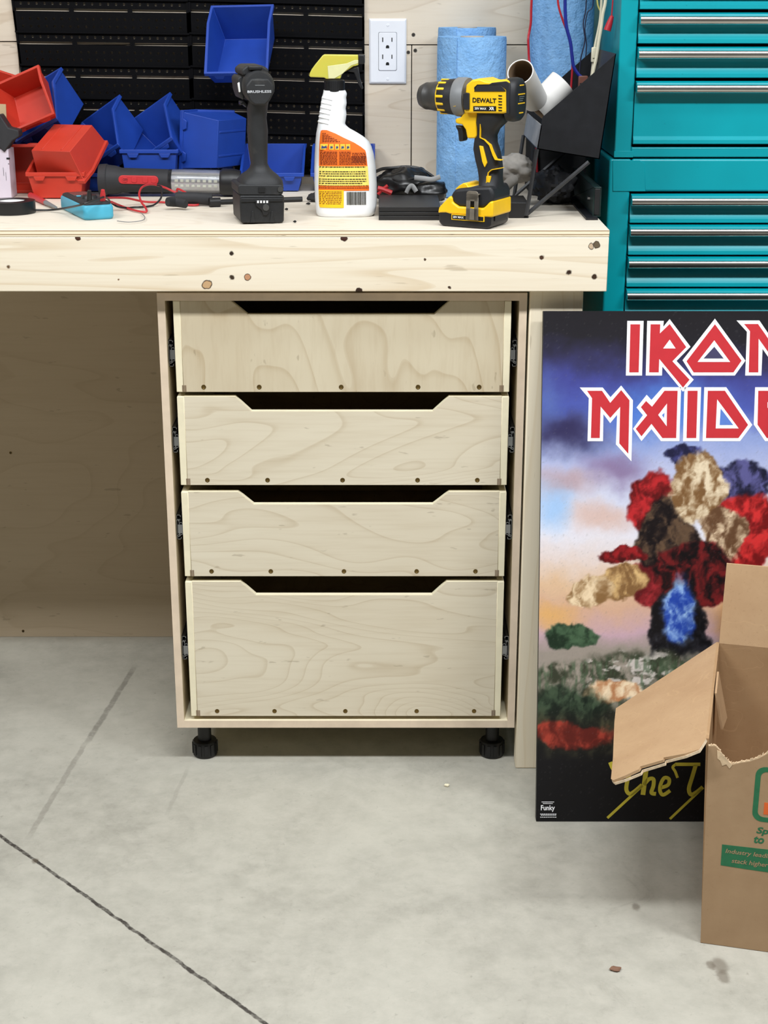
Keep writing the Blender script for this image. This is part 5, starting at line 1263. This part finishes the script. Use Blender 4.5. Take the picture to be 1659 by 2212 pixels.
# ------------------------------------------------------------------ hanging wires and connectors
W5 = lambda x, y, Y=.30: at(*c5(x, y), Y)
blu = plain('blue_wire', (20, 34, 130), .45); wht = plain('cream_wire', (222, 216, 190), .5); redw = plain('red_wire', (178, 30, 44), .45); dkw = plain('dark_wire', (34, 34, 60), .5); yl = plain('yellow_wire', (214, 200, 110), .5)
gw = 'wires hanging beside the tool chest'
NW = [0]
def W(label, P, r, mt, Y=None):
    if Y is not None:                       # the bundle comes over the top edge of the tool chest
        k = NW[0]; NW[0] += 1
        P = [(1640, -548-4*k), (1590, -556-4*k), (1555-6*k, -540), (P[0][0]*.6+1540*.4, -420), (P[0][0], -240)] + P
    wire('hanging_wire', label, [W5(*p) if Y is None else W5(p[0], p[1], Y) for p in P], r, mt, 'wire', gw)
W('thick blue wire dropping across the tall towel roll into the hopper', [(1318, -60), (1318, 60), (1325, 160), (1350, 260), (1360, 340), (1370, 410), (1400, 460), (1425, 480)], .0030, blu, 0.300)
W('red wire running beside the thick blue wire', [(1274, -60), (1276, 30), (1305, 130), (1340, 220), (1358, 320), (1362, 420), (1355, 530), (1350, 600)], .0019, redw, 0.322)
W('thin dark wire hanging down the middle of the tall towel roll', [(1450, -60), (1445, 60), (1430, 150), (1440, 250), (1415, 360), (1405, 470), (1400, 560)], .0011, dkw, 0.345)
W('thin violet wire hanging just left of the cream wires', [(1490, -60), (1488, 40), (1455, 80), (1440, 180), (1450, 290), (1435, 420), (1420, 500)], .0010, dkw, 0.364)
W('thick cream wire nearest the tool chest', [(1570, -60), (1565, 20), (1550, 90), (1540, 170), (1525, 260), (1510, 360), (1490, 450), (1480, 520)], .0030, wht, 0.285)
W('cream wire left of the thickest cream wire', [(1545, -60), (1540, 60), (1530, 150), (1500, 300), (1490, 400), (1478, 500)], .0024, wht, 0.310)
W('thin yellow wire curving behind the cream wires', [(1515, -60), (1520, 30), (1545, 100), (1530, 200), (1500, 300), (1485, 420)], .0014, yl, 0.332)
cnn = thing('wire_connector', 'brown wire connector where the blue wire enters the hopper', 'connector', loc=tuple(W5(1428, 497, .297)))
MB().box(-.008, .008, -.006, .006, -.012, .008).build('connector_body', plain('brown_connector', (110, 66, 54), .5), cnn, bevel=.0015)
MB().box(-.006, .006, -.0072, -.006, -.010, -.004).build('connector_clip', M_dark, cnn)
cw_ = thing('wire_connector', 'white plug connector on the cream wires', 'connector', loc=tuple(W5(1497, 335, .306)))
MB().box(-.005, .005, -.004, .004, -.014, .012).build('connector_body', wht, cw_, bevel=.002); MB().box(-.003, .003, -.0062, -.005, -.006, .006).build('connector_clip', wht, cw_)
cr_ = thing('wire_connector', 'red wire nut hanging beside the tool chest', 'connector', loc=tuple(W5(1592, 145, .26)))
MB().lathe([(-.012, .0065), (0, .0055), (.012, .0035), (.014, .001)], (0, 0, 0), (.3, 0, 1), 16).build('nut_shell', redw, cr_); MB().tube([(.003, 0, .012), (.004, 0, .05), (.001, 0, .09)], .0012, 8, 5).build('nut_lead', redw, cr_)
W('red wire hanging along the left edge of the tall towel roll', [(1100, -420, .385), (1106, -200, .385), (1112, -60, .385), (1108, 60, .385), (1106, 140, .385), (1096, 200, .385), (1090, 240, .38), (1092, 300, .38), (1096, 375, .38), (1112, 470, .37), (1130, 600, .38), (1140, 900, .40), (1150, 1165, .40)], .0022, redw)
M_paint = plain('painted_drywall', (120, 112, 100), .8, var=.03); M_ceil = plain('ceiling_white', (150, 150, 148), .8, var=.02)
tag(MB().box(-5, 5, -7.1, -7, 0, 3.0).build('wall_front', M_paint, smooth=False), kind='structure')
tag(MB().box(-5.1, -5, -7, 1.2, 0, 3.0).build('wall_left', M_paint, smooth=False), kind='structure')
tag(MB().box(5, 5.1, -7, 1.2, 0, 3.0).build('wall_right', M_paint, smooth=False), kind='structure')
tag(MB().box(-5.1, 5.1, -7.1, 1.2, 3.0, 3.1).build('ceiling', M_ceil, smooth=False), kind='structure')
# ------------------------------------------------------------------ light and camera
def shop_light(x, y, z, w, l, e, rz=0):
    la = bpy.data.lights.new('shop_light', 'AREA'); la.shape = 'RECTANGLE'; la.size = w; la.size_y = l; la.energy = e; la.color = (.945, .975, 1.0)
    o = bpy.data.objects.new('shop_light', la); o.location = (x, y, z); o.rotation_euler = (0, 0, rz); COL.objects.link(o)
for x in (-1.6, .2, 2.0):
    for y, e in ((-.7, 6), (-1.5, 61), (-3.6, 2.5)):
        shop_light(x, y, 2.9, 1.2, .25, e)
wd = bpy.data.worlds.new('room_bounce'); SC.world = wd; wd.use_nodes = True
bg = wd.node_tree.nodes['Background']; bg.inputs[0].default_value = (.86, .90, 1, 1); bg.inputs[1].default_value = .03
cd = bpy.data.cameras.new('camera'); co = bpy.data.objects.new('camera', cd); COL.objects.link(co)
cd.sensor_fit = 'VERTICAL'; cd.sensor_height = 36.0; cd.sensor_width = 27.0; cd.lens = FPX / IH * 36.0
co.location = CAM; co.rotation_euler = (math.pi/2 - PITCH, 0, 0); cd.clip_start = .05
SC.camera = co
SC.view_settings.view_transform = 'Standard'; SC.view_settings.look = 'None'; SC.view_settings.gamma = 1; SC.view_settings.exposure = 0.0
SC.view_settings.use_curve_mapping = False
